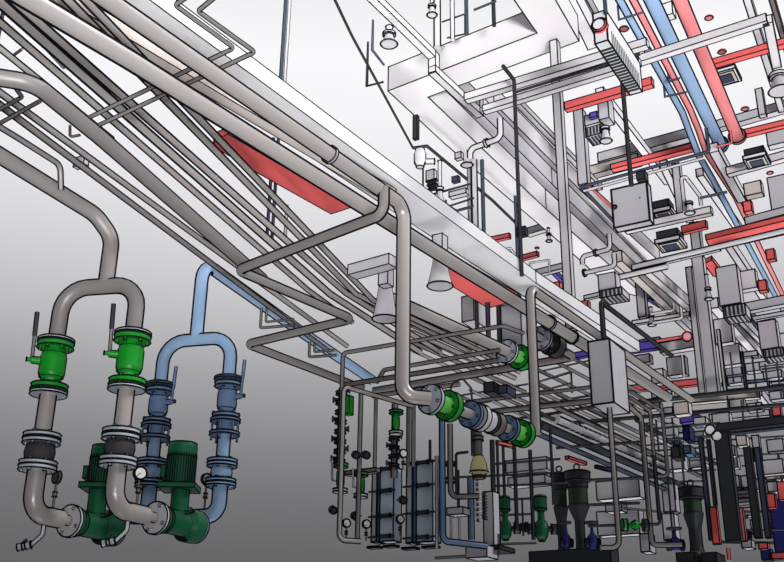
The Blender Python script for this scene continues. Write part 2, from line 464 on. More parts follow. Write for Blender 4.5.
def grey_leg(leg, y_spool0, y_f1, y_f2, y_bot, fl_px, which):
    a, f1, f2, bt = (down(leg,y) for y in (y_spool0,y_f1,y_f2,y_bot))
    t = thing('spool_pipe','short grey flanged pipe below the %s green ball valve' % which,'pipe',f1)
    seg_tube('tube', t, a, f1, r*0.98, 'grey')
    b=MB(); b.lathe(a-EZ*0.012,EZ,[(r*2.05,0),(r*2.05,0.016)],seg=24,sharp=[0,1]); b.build('end_flange','steel',t)
    flange('end_flange', t, f1+EZ*0.022, EZ, r*2.05, 0.022)
    H=f1.z-f2.z
    t = thing('expansion_joint','black rubber joint between steel flanges on the %s grey leg' % which,'pipe joint',f2)
    b=MB(); prof=[(r*1.0,0)]+[(r*(1.15+.55*math.sin(math.pi*k/6)),H*k/6) for k in range(7)]+[(r,H)]
    b.lathe(f2,EZ,prof,seg=24,sharp=[]); b.build('bellows','rubber',t)
    flange('flange', t, f1-EZ*0.01, EZ, r*2.05, 0.022)
    flange('flange', t, f2+EZ*0.012, EZ, r*2.05, 0.022)
    fp = slide(bt, ax_p, px=fl_px)            # where the elbow meets the pump flange
    t = thing('elbow_pipe','grey elbow bending from the %s rubber joint into the green pump inlet' % which,'pipe',f2)
    flange('top_flange', t, f2-EZ*0.014, EZ, r*2.05, 0.022)
    q = bt+(fp-bt)*0.72; q2 = bt+(fp-bt)*0.84
    b=MB(); b.tube([f2-EZ*.02, bt, q], r*1.08, seg=20, rad=r*3.2)
    b.tube([q,q2,fp], r, seg=18, rr=[r*1.08,r*.62,r*.6]); b.build('elbow','grey',t)
    # drain cock hanging below the elbow
    dp = bt+(fp-bt)*0.36
    k = 6.0/996
    d1 = dp-EZ*17*k; d2 = d1 - CR*9*k - EZ*9*k; d3 = d2 - CR*14*k - EZ*3*k
    t2 = thing('drain_valve','small grey drain cock hanging under the %s grey elbow' % which,'valve',d3)
    b=MB(); b.tube([dp,d1,d2], r*.28, seg=10, rad=r*.7); b.build('nipple','pale',t2)
    n=(d3-d2).normalized(); b=MB(); b.lathe(d2,n,[(r*.3,0),(r*.42,.002),(r*.42,.03),(r*.3,.033),(r*.3,.045),(r*.42,.048),(r*.42,.075)],seg=12); b.build('body','steel',t2)
    b=MB(); b.tube([d2+n*.03,d2+n*.03+EZ*.03, d2+n*.03+EZ*.03-CR*.05-EZ*.035], r*.12, seg=8); b.build('lever','black',t2)
    # gauge on the elbow
    gp = bt+(fp-bt)*0.52+EZ*r
    gauge('pressure gauge on brass cock, round dial %s' % ('turned away beside left grey elbow' if which=='left' else 'facing out beside right grey elbow'), gp, 25, 13, facing=(CF+CR*.9) if which=='left' else (-CF+CR*.6))
    return fp
fpl = grey_leg(gl, 393, 440, 466, 513, 70, 'left')
fpr = grey_leg(gr, 388, 436, 462, 508, 156, 'right')
def pump(label, fp, n, ym_top, ym_bot, cx):
    R=.078
    t=thing('pump',label,'pump',fp)
    flange('inlet_flange', t, fp, n, R*1.18, .022, 'pale', 4)
    fl2=flange('suction_collar', t, fp+n*.03, n, R*1.05, .035, 'dgreen', bm=False)
    c=fp+n*.2
    b=MB(); b.lathe(fp+n*.05,n,[(R*.7,0),(R*.95,.03),(R*.95,.2),(R*.8,.21)],seg=26,sharp=[1,2]); b.build('barrel','green' if False else 'dgreen',t)
    b=MB(); b.lathe(fp+n*.24,n,[(R*.9,0),(R*1.3,.03),(R*1.3,.11),(R*.9,.14)],seg=26); b.build('volute','dgreen',t)
    b=MB(); b.lathe(fp+n*.36,n,[(R*1.2,0),(R*1.2,.022)],seg=24); b.build('outlet_flange','bluegrey',t)
    m=slide(c,CR,px=cx); base=slide(m,EZ,py=488)
    rM=pxr(base,28); top=slide(base,EZ,py=ym_top)
    hh=top.z-base.z
    b=MB(); b.lathe(c+EZ*R*.5,EZ,[(rM*.66,0),(rM*.66,base.z-c.z-R*.5-.01)],seg=18); b.box(c+EZ*R*.8-CR*rM*.8-CF*rM*.5,CR*rM*1.6,CF*rM,EZ*.018,lk=.4); b.build('lantern','dgreen',t)
    b=MB(); hx=Vector((CR.x,CR.y,0)).normalized(); b.box(base-hx*rM*1.3-fwd*rM*1.2-EZ*.012,hx*rM*2.6,fwd*rM*2.4,EZ*.03,lk=.5); b.build('mounting_plate','dgreen',t)
    b=MB(); b.lathe(base+EZ*.02,EZ,[(rM*.96,0),(rM,.01),(rM,hh*.68)],seg=28,sharp=[2]); mo=b.build('motor','dgreen',t)
    b=MB()
    for j in range(36):
        a=2*math.pi*j/36; e=Vector((math.cos(a),math.sin(a),0)); s=Vector((-e.y,e.x,0))
        b.box(base+EZ*(.03)+e*rM*.97-s*.0022, s*.0044, e*rM*.1, EZ*hh*.62, lk=.0 if j%1 else .28)
    b.build('cooling_fins','dgreen',mo)
    b=MB(); b.lathe(base+EZ*hh*.68,EZ,[(rM*1.06,0),(rM*1.06,hh*.22),(rM*1.0,hh*.3),(rM*.85,hh*.33)],seg=28,sharp=[0,2]); b.build('fan_cover','dgreen',t)
    b=MB(); b.box(base-hx*rM*1.32-fwd*rM*.5+EZ*hh*.2,hx*rM*.3,fwd*rM,EZ*hh*.28,lk=.5); b.build('terminal_box','dgreen',t)
    return fp+n*.56
pump('dark green upright motor pump behind the right grey leg', fpl, ax_p, 446, 488, 97)
po = pump('dark green upright motor pump standing clear between grey and blue legs', fpr, ax_p, 443, 488, 176)

bz = at(165,342,7.9).z
bl, br_ = Z(165,342,bz), Z(232,337,bz)
rb = pxr(bl, 13.5)
t = thing('header_pipe','light blue pipe arch with a riser turning into a long sloping run','pipe',bl)
MB().tube([down(bl,386),bl,br_,down(br_,380)], rb, seg=20, rad=rb*3.2).build('arch','blue',t)
tb = bl.lerp(br_,0.47); top = slide(tb,EZ,py=262)
b=MB().tube([tb, top, Z(300,331,top.z), Z(372,380,top.z)], rb*1.05, seg=18, rad=rb*3); b.build('riser_run','blue',t)
for leg,y in ((bl,386),(br_,380)):
    b=MB(); b.lathe(down(leg,y),EZ,[(rb*2.05,0),(rb*2.05,.016)],seg=24,sharp=[0,1]); b.build('end_flange','bluegrey',t)
P5Y={'right':517,'left':516}
def blue_leg(leg, ys, which, out):
    ya,yb,yc,yd,ye,yf,yg = ys
    P=[down(leg,y) for y in ys]
    t=ball_valve('blue-grey flanged valve with slim lever on the %s blue leg' % which, P[0], P[1], rb*.95, 'bluegrey','bluegrey',1)
    t=thing('check_valve','light blue wafer piece clamped by long bolts on the %s blue leg' % which,'valve',P[2])
    flange('flange',t,P[1]-EZ*.012,EZ,rb*2.1,.022,'bluegrey',bm=False); flange('flange',t,P[2],EZ,rb*2.1,.022,'bluegrey',bm=False)
    seg_tube('wafer',t,P[1],P[2],rb*1.25,'bluegrey')
    bolts(t,(P[1]+P[2])/2,EZ,rb*1.8,rb*.17,(P[1].z-P[2].z)*1.9,6,'bluegrey',name='tie_bolt')
    t=thing('spool_pipe','plain light blue pipe length on the %s blue leg' % which,'pipe',P[3])
    seg_tube('tube',t,P[2],P[3],rb,'blue'); flange('end_flange',t,P[3]+EZ*.012,EZ,rb*2.1,.022,'blue')
    H=P[3].z-P[4].z
    t=thing('expansion_joint','light blue bulging joint between flanges on the %s blue leg' % which,'pipe joint',P[4])
    b=MB(); b.lathe(P[4],EZ,[(rb*(1.0+.55*math.sin(math.pi*k/6)),H*k/6) for k in range(7)],seg=22,sharp=[]); b.build('bellows','blue',t)
    flange('flange',t,P[3]-EZ*.014,EZ,rb*2.1,.022,'blue'); flange('flange',t,P[4]+EZ*.014,EZ,rb*2.1,.022,'blue')
    t=thing('elbow_pipe','light blue elbow rising from pump outlet to the %s blue leg' % which,'pipe',P[5])
    flange('top_flange',t,P[4]-EZ*.014,EZ,rb*2.1,.022,'blue')
    o=Z(out,P5Y[which],P[5].z)
    MB().tube([P[4],P[5],o],rb*1.1,seg=20,rad=rb*3.4).build('elbow','blue',t)
    gp=P[5].lerp(o,.55)+EZ*rb
    if which=='right': gauge('pressure gauge with white dial beside the right blue elbow', gp, 25, 11, facing=-CF+CR*.8)
blue_leg(br_, (382,419,434,463,483,516,0), 'right', 192)
blue_leg(bl, (388,424,438,463,484,517,0), 'left', 128)
# ------------------------------------------------------------------ overhead pipework, upper left
t = pipe('steel_pipe','thick grey overhead pipe with coupling, dropping beside bell outlets to a green flange','pipe',
  [('Z',70,-26,2.8),(404,206),('V',396),(429,398.6)], 22, 'grey', 1.1, rings=[(0,.705,1.12,.5)], wi=0, seg=24)
bend_end = pts([('Z',70,-26,2.8),(404,206),('V',396)])[-1]
pipe('steel_pipe','thick grey overhead pipe along the red ceiling beam, running on behind the vertical pipe','pipe',
  [('Z',-30,-36,2.85),(130,60),(524,307),(667,397)], 22, 'grey', 0, seg=24, wi=1, rings=[(2,.14,1.15,.5),(2,.28,1.1,.4)])
pipe('steel_pipe','grey pipe coming out behind the left bell to a green flange above cross tubes','pipe',
  [('Z',388,297.6,2.75),(506,351)], 12.5, 'grey', 0, seg=22, wi=1)
pipe('steel_pipe','grey pipe arching in from left edge then running down behind the dark zigzag pipe','pipe',
  [('Z',-25,74,2.72),(34,83),(100,137),(262,279)], 19, 'grey2', 1.8, seg=22)
pipe('steel_pipe','dark grey zigzag pipe dropping from the thick overhead pipe and doubling back twice','pipe',
  [('Z',384,188,2.8),('V',214),(238,270),(352,319),(247,344),(362,388)], 12.5, 'grey2', 0.9, seg=20)
BUN = [
 ('lowest thin grey pipe of the overhead bundle', -20,90, 330,352, 8.5,3.05,'grey2',(0,0)),
 ('grey pipe second from the bottom of the overhead bundle', -20,78, 347,346, 8.5,3.12,'grey',(0,0)),
 ('grey pipe entering at left edge just above the arched pipe', -20,32, 112,139, 8,3.0,'grey',(0,0)),
 ('grey bundle pipe entering at left edge below the wide bright one', -20,5, 308,290, 10,3.15,'grey',(352,322)),
 ('wide bright grey bundle pipe entering near the upper left corner', -15,-11, 330,294, 13.5,3.2,'grey',(420,352)),
 ('dark grey bundle pipe emerging from under the thick pipe at upper left', -14,-24, 346,293, 12,3.28,'grey',(440,352)),
 ('dark grey bundle pipe second from the right, touching the red beam tip', 58,-10, 356,294, 11,3.2,'grey',(470,352)),
 ('rightmost steep grey bundle pipe crossing the red ceiling beam', 78,-8, 373,300, 11,3.15,'grey',(500,360)),
]
for lab,x0,y0,x1,y1,wd,h,mt,end in BUN:
    sp=[('Z',x0,y0,h),(x1,y1)]
    if end[0]: sp.append(end)
    pipe('steel_pipe',lab,'pipe',sp,wd,mt,1.2,seg=14)
# small bent tubes over the bundle
pipe('steel_tube','upper of two thin grey tubes bending around beside the long tray','tube',[('Z',215,-3,2.98),(198,11),(255,52),(97,126)],5.5,'grey2',.9)
pipe('steel_tube','lower of two thin grey tubes bending around beside the long tray','tube',[('Z',194,-8,2.98),(175,5),(234,48),(88,118)],5.5,'grey2',.9)
pipe('steel_tube','short dark tube crossing the bundle at the left edge','tube',[('Z',-5,112,2.98),(22,97),(14,86)],4.5,'dgrey',.9)
pipe('steel_tube','second short dark tube crossing under the arch at the left edge','tube',[('Z',-5,126,2.98),(40,101)],4.5,'dgrey',0)
pipe('steel_tube','tiny bent tube under the arched grey pipe','tube',[('Z',70,126,2.9),(70,137),(80,135)],3,'dgrey',.6)
pipe('steel_tube','thin dark tube lying between bundle pipes at the upper left corner','tube',[('Z',8,16,3.3),(38,37)],3,'dgrey',0)
pipe('steel_tube','short pale tube between bundle pipes left of the two bent tubes','tube',[('Z',36,38,3.3),(64,68)],3.5,'grey',0)
pipe('steel_tube','short dark cross tube at left edge between bundle pipes','tube',[('Z',10,58,3.3),(22,49)],3,'dgrey',0)
pipe('steel_tube','dark upright tube at left edge behind bundle pipes','tube',[('D',3,12,5.6),('V',74)],4,'navy',0)
# tray and red beams
slab('cable_tray','long pale flat tray running beside the thick overhead pipe','tray',[(60,-66),(536,283),(640,352),(612,352),(470,262),(100,18)],3.4,.12,'white',lk=.5)
slab('fascia_beam','narrow beige strip beam showing between the two thick overhead pipes','beam',[(40,-3),(44,-12),(396,199),(386,202)],3.3,.08,'beige',lk=.5)
slab('red_beam','flat red ceiling beam behind the overhead pipe bundle','beam',[(213,146),(215,140),(228,134),(352,207),(331,214),(256,172)],3.6,.06,'red',lk=.5)
slab('red_beam','flat red ceiling beam beside the large bell outlet','beam',[(446,268),(455,262),(520,300),(503,304),(488,308),(452,286)],3.6,.06,'red',lk=.5)
# dark hanging rods
def rod(label,px0,py0,py1,d,wd,m='navy',name='hanger_rod',cat='rod'):
    return pipe(name,label,cat,[('D',px0,py0,d),('V',py1)],wd,m,0,seg=10)
rod('navy double rod dropping from top edge behind the overhead pipe, left strand',286.5,-10,128,9.0,4)
rod('navy double rod dropping from top edge behind the overhead pipe, right strand',290.5,-10,128,9.0,3.5,'duct2')
rod('dark thin rod below the red ceiling beam, left of its twin',273.5,138,240,9.0,3.5)
rod('dark thin rod below the red ceiling beam, right of its twin',278.5,138,242,9.0,3.5)
rod('pale thin rod showing between bundle pipes right of dark rods',287,205,240,9.2,3.5,'pale')
# black hanger loops under the blue pipe
for lab,x,y in (('black bent hanger loop under the blue run beside the zigzag pipe',262,306),('black bent hanger loop under the blue run nearer the valves',310,340)):
    k=(1 if x<300 else .8)
    pipe('pipe_hanger',lab,'hanger',[('Z',x,y-4,3.2),('V',int(y+22*k)),(int(x+34*k),int(y+19*k))],3,'dgrey',.6)
    pipe('pipe_hanger',lab.replace('bent','inner bent'),'hanger',[('Z',x+5,y-2,3.15),('V',int(y+16*k)),(int(x+32*k),int(y+13*k))],2.6,'dgrey',.6)
abox('clamp_plate','small wire clamp bracket hanging at the left end of the bundle','bracket',at(73,167,8),0.12,0.05,0.08,'pale')
# ------------------------------------------------------------------ bells on the near side
bell('bell_outlet','large pale bell outlet on a square duct beside the red beam',at(440,286,7.7),26,33,'pale',collar=False)
column('square_duct','short square duct stub above the large bell beside the red beam','duct',440,236,256,7.7,15,m='pale')
bell('bell_outlet','large pale bell outlet in front of the bundle, left of the falling grey pipe',at(385,319,6.4),26,42,'pale',collar=False)
P=pts([('D',386,278,6.4),('V',268)])
beam('square_duct','pale square duct arm feeding the bell left of the falling grey pipe','duct',Z(352,277,P[0].z),Z(393,266,P[0].z),.09,.07,'pale')
column('square_duct','pale upright square duct neck above the bell left of the falling grey pipe','duct',386,264,286,6.4,15,m='pale')
# ------------------------------------------------------------------ upper right: ducts, beams, coloured mains
def rect(name,label,cat,x0,y0,x1,y1,d,m='duct',dp=.14,lk=.5,group=None):
    return abox(name,label,cat,at(x0,y1,d),x1,dp,y0,m,lk,group)
b=MB().prism([Z(x,y,7.0) for x,y in [(388,91),(537,33),(499,-22),(543,-22),(579,41),(428,97),(546,209),(648,299),(612,289),(563,245),(444,143)]],EZ*.36,lk=.55)
tag(b.build('air_duct','duct'),'wide Z-shaped pale air duct turning across the top of the plant room','duct')
slab('beam','grey steel beam running just right of the Z-shaped air duct','beam',[(436,94),(455,87),(552,184),(655,285),(642,290),(546,202)],7.5,.3,'duct2')
slab('beam','pale steel beam second to the right of the Z-shaped air duct','beam',[(478,108),(494,103),(580,190),(660,262),(640,268),(560,190)],7.9,.3,'duct')
bar('cable_channel','slim pale channel running right of the paired duct beams','channel',516,103,600,190,8.3,6,.1,'pale')
slab('duct_branch','upper branch of pale duct seen between cross bars above the Z-shaped duct corner','duct',[(560,-8),(572,-8),(600,46),(588,50)],8.2,.3,'duct')
bar('beam','narrow pale beam descending left of the louvred heater','beam',578,-6,632,90,8.6,9,.2,'pale')
# square conduit line across
t=thing('square_duct','pale square duct jogging down across the Z-shaped duct into an upturned end','duct',Z(362,-10,6.0))
p=pts([('Z',362,-10,6.0),(432,58)]); wd=2*pxr(p[1],8)
p2=slide(p[1],EZ,py=73); p3=Z(480,117,p2.z); p4=slide(p3,EZ,py=100)
beam('long_run',None,None,p[0],p[1],wd,wd,'duct',parent=t); beam('jog',None,None,p[1]+EZ*wd*.9,p2+EZ*.012,wd*.98,wd*.98,'duct',parent=t)
beam('lower_run',None,None,p2,p3,wd,wd,'duct',parent=t); beam('upturn',None,None,p3+EZ*.012,p4,wd*.98,wd*.98,'duct',parent=t)
bar('square_duct','upper pale cross duct passing above the black rod to the louvred heater','duct',466,102,648,47,5.4,8,m='duct')
bar('square_duct','lower pale cross duct passing behind the black rod to the louvred heater','duct',484,113,640,65,5.5,7,m='duct')
pipe('conduit','thin black conduit under the upper pale cross duct','conduit',[('Z',516,92,5.2),(640,54)],3,'black',0)
t=thing('square_duct','pale square duct crossing the red and blue mains, turning down to a bell','duct',Z(634,66,5.6))
p0,p1=Z(634,66,5.6),Z(768,23,5.6); wd=2*pxr(p1,9)
beam('cross_run',None,None,p0,p1,wd,wd,'duct',parent=t); q=Z(777,68,5.6); beam('down_run',None,None,p1,q,wd,wd,'duct',parent=t)
bell('bell_outlet','pale bell outlet at right edge under the duct crossing the mains',at(781,91,dep(q)),24,15,'pale')
column('column','pale slender column passing behind both cross ducts, left of the louvred heater','column',563,42,330,10.8,11,m='pale')
column('column','short pale column hanging behind the vent grille','column',582,112,186,15,13,m='duct2')
# black rods
t=pipe('hanger_rod','black square rod hanging from the upper cross duct with a clamp box','rod',[('Z',503,66,5.35),(514,80),('V',276)],4.2,'black',.6,seg=8)
abox('junction_box','small black box clamped on the hanging black rod','box',at(517,236,9.55),9*9.5/F,.06,9*9.5/F,'black')
rod('thin navy rod hanging parallel left of the long black rod',515,196,296,9.8,3)
rod('pale vertical post behind the beam clamps, left of Z-duct edge',474,160,250,11.5,7,'pale')
rod('dark vertical post right of the pale post behind the thick overhead pipe',482,160,256,11.3,4,'navy')
rod('grey vertical post standing just left of the pale post',468.5,150,232,11.8,4,'duct2')
# bells with their pipes
bell('bell_outlet','small stacked bell outlet hanging left of the Z-shaped duct corner',at(389,44,9.6),17,10,'pale',neck=7)
bell('bell_outlet','small bell outlet at the top edge beside a grey column',at(432,15,11),10,9,'pale',neck=8)
rod('grey column at top edge beside the small bell outlet',437,-8,48,11.5,8,'duct2',name='column',cat='column')
rod('second grey column at top edge inside the duct elbow',452,-8,40,11.5,5,'pale',name='column',cat='column')
rod('black column at top edge inside the duct elbow',466,-8,34,11.5,4,'navy',name='column',cat='column')
rod('dark column at top edge nearest the duct elbow corner',493,-8,26,11.3,4,'black',name='column',cat='column')
pipe('conduit','thin dark cross conduit at top edge joining the dark columns','conduit',[('Z',474,10,7.0),(496,1)],2.5,'navy',0)
pipe('frame_rail','black rail frame at top edge left of the dark columns','rail',[('Z',442,22,7.1),(465,14),(465,34),(447,38)],1.8,'black',.3)
pipe('steel_pipe','pale elbowed pipe leading to the bell over the Z-shaped duct edge','pipe',[('D',500,119,10.6),('V',138),(470,149),('V',160)],7,'pale',.9,rings=[(1,.45,1.25,.8)])
bell('bell_outlet','white bell outlet on an elbowed pipe over the Z-shaped duct edge',at(467,165,10.6),12,6,'pale',collar=False)
bell('bell_outlet','slim white bell outlet below the black sloping rail',at(440,203,10.2),10,13,'pale',neck=30)
rect('square_duct','square duct stub above the bell beside the vent grille','duct',599,98,609,120,12.5,'duct2',.2)
bell('bell_outlet','pale bell outlet hanging beside the dark vent grille',at(606,141,12.4),12,12,'pale')
bell('bell_outlet','tiny bell outlet under the duct edge right of the black rod',at(549,241,14),6,6,'pale',neck=6)
# small valves and rails by the posts
pipe('rail','black sloping rail running from top centre down to the black clamp box','rail',[('Z',333,-4,6.6),(352,36),(413,148)],3,'black',0)
pipe('rail','black kinked rail continuing from the light box to the clamp box','rail',[('Z',413,148,6.55),(427,146),(492,200),(521,228)],3.4,'black',.3)
pipe('frame_rail','thin black hanging frame left of the small stacked bell','rail',[('D',368,42,9.5),('V',86),('M',.17,.02,0)],2.2,'black',0)
pipe('frame_rail','thin grey strut pair beside the small stacked bell','rail',[('D',373,20,9.4),('V',50),(384,65)],2.2,'navy',0)
t=thing('control_valve','pale rounded valve head hanging under the black kinked rail','valve',at(420,160,11))
R=.07; c=at(420,159,11)
MB().lathe(c-EZ*.1,EZ,[(R*.6,0),(R,.05),(R,.16),(R*.7,.22)],seg=18).build('head','pale',t)
MB().lathe(c-EZ*.03+CR*.03,CR,[(R*.5,0),(R*.5,.13)],seg=14,sharp=[1]).build('side_port','pale',t)
rect('vent_box','small pale box with slotted front under the control valve','box',426,171,434,181,11,'pale',.06)
for k,(y) in enumerate((181,185,189)):
    rect('slot_plate','%s dark slot plate stacked under the small pale box'%('upper','middle','lower')[k],'plate',426+k,y,436,y+1,11,'black',.04)
pipe('frame_rail','black square rail frame around the slotted pale box','rail',[('D',423,165,11),('V',197),(470,184)],2,'black',0)
pipe('frame_rail','second black rail below the square rail frame','rail',[('D',446,207,11),('M',.02,.0,0),(474,198)],2,'black',0)
pipe('conduit','dark wavy conduit under the rails beside the slim bell','conduit',[('D',446,204,11.2),(456,211),(474,206)],3,'navy',.8)
rect('equipment_box','long pale equipment box tilted between rails above the tray','box',449,192,466,197,11.6,'pale',.08)
rect('equipment_box','small dark device under the sloping rail by the posts','box',452,177,458,182,11.4,'navy',.05)
rect('equipment_box','small grey device above the sloping rail by the posts','box',455,153,461,159,11.6,'duct2',.06)
rod('thin dark drop line right of the slim bell outlet',446,200,214,11.4,2,'black',name='conduit',cat='conduit')
rect('panel','dark narrow hanging panel under the Z-shaped duct corner','panel',413,116,417,139,10.6,'black',.04)
# louvred heater
t=thing('louvred_heater','pale louvred unit heater with red-rimmed round end hung on a dark rod','heater',at(595,44,7.4))
P0=at(595,44,7.4); X=slide(P0,EX,px=608)-P0; Yv=slide(P0,EY,px=630)-P0; H=.27
MB().box(P0,X,Yv,EZ*H,lk=.7).build('housing','white',t)
lb=MB(); n=16
for k in range(n):
    f=.12+.84*k/n; lb.box(P0+Yv*f+X*.08-EZ*.008,X*.84,Yv*.024,EZ*.012,lk=0)
    lb.box(P0+Yv*f+X*1.0+EZ*.02,X*.02,Yv*.024,EZ*H*.45,lk=0)
lb.build('louvres','black',t)
c=P0+X*.5+EZ*H*.5; rr_=X.length*.6
MB().lathe(c-EY*.03,EY,[(rr_,0),(rr_,.05)],seg=26,sharp=[0]).build('end_ring','red',t)
MB().lathe(c-EY*.04,EY,[(rr_*.78,0),(rr_*.78,.03)],seg=26,sharp=[0]).build('end_disc','white',t)
rod('dark rod from top edge down to the louvred heater',604,-8,14,7.5,4,'navy')
rod('black double rod from the louvred heater to the grey panel box',620.5,62,186,9.0,4.5,'black')
# grey panel box
t=thing('panel_box','grey sheet-metal control box with a round lock, hanging from black rods','box',at(614,228,9.6))
P0=at(614,228,9.6); a,b_,c_=boxc(P0,650,.11,190)
MB().box(P0,a,b_,c_,lk=.8).build('cabinet','duct2',t)
MB().lathe(P0+a*.07+c_*.52-EY*.012,EY,[(.022,0),(.022,.02)],seg=14,sharp=[0]).build('lock','navy',t)
MB().lathe(P0+a*.78+c_*.62-EY*.004,EY,[(.008,0),(.008,.006)],seg=8,sharp=[]).build('screw','black',t)
rect('rod_clamp','small dark clamp above the right corner of the grey panel box','bracket',637,172,645,180,9.9,'black',.1)
# coloured mains
H=8.0
pipe('main_pipe','large pale blue main running down from the top beside the big red main','pipe',[('Z',645,-14,H),(722,148)],16,'blue',0,seg=22,rings=[(0,.97,1.25,.7)],lwk=.8)
pipe('main_pipe','large red main ending in a capped flange over the cross tubes','pipe',[('Z',674,-14,H-.1),(738,138)],16,'red2',0,seg=22,rings=[(0,.985,1.3,.6)],lwk=.8)
pipe('main_pipe','slim pale blue pipe outermost on the left of the coloured mains','pipe',[('Z',612,-14,H),(682,112),(691,136),(698,154),(713,180),(784,312)],9,'blue',.6,seg=14,lwk=.8)
pipe('main_pipe','slim pink-red pipe between the two blue pipes of the mains','pipe',[('Z',626,-14,H),(690,109),(699,131),(706,152),(735,196),(788,306)],8.5,'red2',.6,seg=14,lwk=.8)
for k,(x0,y0,x1,y1) in enumerate(((618,20,644,12),(668,82,680,78),(664,97,687,92))):
    pipe('pipe_bracket','%s dark pipe bracket across the slim blue and red mains'%('topmost','middle','lowest')[k],'bracket',[('Z',x0,y0,7.85),(x1,y1)],2.2,'navy',0)
    pipe('pipe_bracket','%s dark bracket upright on the slim blue main'%('topmost','middle','lowest')[k],'bracket',[('Z',x0+1,y0,7.85),('M',0,0,.22)],2.2,'navy',0)
pipe('steel_tube','dark tube crossing under the mains and rising in a hook at the blue main','tube',[('Z',581,187,6.0),(709,151.5),('M',0,0,.32)],3.4,'navy',.9)
pipe('steel_tube','pale tube lying just under the dark hooked cross tube','tube',[('Z',584,191,5.95),(704,158)],3.4,'pale',.9)
pipe('steel_tube','dark tube turning from the hooked cross tube along the duct beams','tube',[('Z',581,187,6.0),(616,224)],4,'navy',0)
pipe('steel_tube','thin red tube beside the dark tube left of the panel box','tube',[('Z',590,187,6.1),(616,212)],2.4,'red',0)
pipe('steel_tube','thin red hooked tube under the capped red main','tube',[('Z',716,147,7.6),(732,143),('M',0,0,.35)],2.4,'red',.8)
# red beams
RB=[('left red beam crossing behind the louvred heater rod',566,111,653,86,6.4,7),
 ('red beam right of the big red main, above the dark cassette',712,67,792,44,8.7,8),
 ('red beam at right edge level with the main flanges',742,137,792,125,8.7,7),
 ('red beam passing behind the slim mains above the cross tubes',612,171,693,150,8.7,8),
 ('short red beam above the dark topped cassette',683,234,707,228,5.6,5),
 ('long slim red beam low behind the hanging white box',631,392,711,384,4.6,5)]
for lab,x0,y0,x1,y1,h,wd in RB: bar('red_beam',lab,'beam',x0,y0,x1,y1,h,wd,.1,'red')
slab('red_beam','broad red beam at right above the long grey cross pipe','beam',[(706,240),(712,251),(792,233),(792,219)],5.1,.07,'red')
slab('red_beam','short red beam pointing along the room below the broad red beam','beam',[(704,264),(712,260),(720,270),(719,277),(713,276)],5.6,.06,'red')
for k,(x,y,lab) in enumerate(((748,207,'right of the slim red main near the dark lamp box'),(771,255,'right of the slim red main below the broad beam'),(763,286,'beside the slim blue main above the louvred box'),(777,411,'at right edge above the black duct'))):
    rect('call_point','small red box %s'%lab,'box',x-4,y-5,x+4,y+5,13,'red',.1)
for x,y,wd,lab in ((709,18,8,'near the top right of the big red main'),(722,52,8,'above the red beam right of the main'),(745,109,7,'above the capped red main'),(770,173,6,'beside the pale cross bar at right'),(624,29,9,'right of the louvred heater'),(537,248,4,'beside the tiny bell near the black rod')):
    p=Z(x,y,9.3); R=pxr(p,wd); tag(MB().lathe(p,EZ,[(R,0),(R,.025)],seg=20,sharp=[0]).build('ceiling_disc','red2'),'round red ceiling disc %s'%lab,'disc')
t=thing('sprinkler_pipe','dark red pipe ending in a round red cap behind the beige pipes','pipe',at(657,341,13))
a=at(657,341,13); c=slide(a,EX,px=686); MB().tube([a,c],.025,seg=10).build('tube','red',t); MB().lathe(c-CF*.05,CF,[(.062,0),(.062,.05)],seg=20,sharp=[0]).build('cap','red2',t)
# cassettes and grilles
def cassette(label,x,y,h,wpx):
    p=Z(x,y,h); s=2*pxr(p,wpx)/1.37; t=thing('ceiling_cassette',label,'air unit',p)
    MB().box(p-EX*s/2-EY*s/2,EX*s,EY*s,EZ*.06,lk=.6).build('frame','white',t)
    MB().box(p-EX*s*.4-EY*s*.4-EZ*.01,EX*s*.8,EY*s*.8,EZ*.01,lk=.4).build('inner_frame','beige',t)
    MB().box(p-EX*s*.28-EY*s*.28-EZ*.02,EX*s*.56,EY*s*.56,EZ*.015,lk=.3).build('intake','navy',t)
    MB().box(p-EX*s*.42-EY*s*.42+EZ*.06,EX*s*.84,EY*s*.84,EZ*.11,lk=.5).build('casing','black',t)
cassette('square ceiling cassette with dark centre behind the big red main',725,78,9.0,36)
cassette('ceiling cassette with dark top below the cross bar near the panel box',671,246,5.3,34)
cassette('ceiling cassette with dark top tucked right of the panel box',664,215,5.9,26)
cassette('ceiling cassette with black rounded top on the pale cross bar at right',757,162,7.2,30)
def grille(label,x0,y0,x1,y1,d):
    p=at(x0,y1,d); a,b_,c_=boxc(p,x1,.25,y0); t=thing('vent_grille',label,'grille',p)
    MB().box(p,a,b_,c_,lk=.6).build('frame','duct2',t)
    q=MB()
    for k in range(5): q.box(p+a*(.06+.19*k)-EY*.012+c_*.1,a*.1,EY*.012,c_*.8,lk=0); q.box(p+a*(.06+.19*k)-EZ*.012+b_*.1,a*.1,b_*.8,EZ*.012,lk=0)
    q.build('slots','black',t)
grille('dark slotted vent grille beside the bell under the left red beam',586,128,603,137,12.6)
rect('equipment_box','grey box with blue face above the dark vent grille','box',585,116,600,126,12.6,'duct2',.25)
rect('indicator_panel','small violet panel on the box above the vent grille','panel',590,113,597,118,12.4,'purple',.05)
rect('air_unit','grey box unit with louvred foot under the looped white pipes','air unit',599,275,616,291,11.4,'duct2',.16)
grille('slotted louvre under the grey box unit by looped white pipes',600,291,622,298,11.3)
rect('air_unit','tall grey box unit right of the short red beam','air unit',720,268,741,306,11.8,'duct2',.16)
grille('slotted louvre under the tall grey box unit',724,307,746,318,11.7)
rect('air_unit','tall grey box unit near right edge, lower of the two','air unit',761,322,779,350,12.5,'duct2',.16)
grille('slotted louvre under the lower grey box unit near right edge',764,350,784,358,12.4)
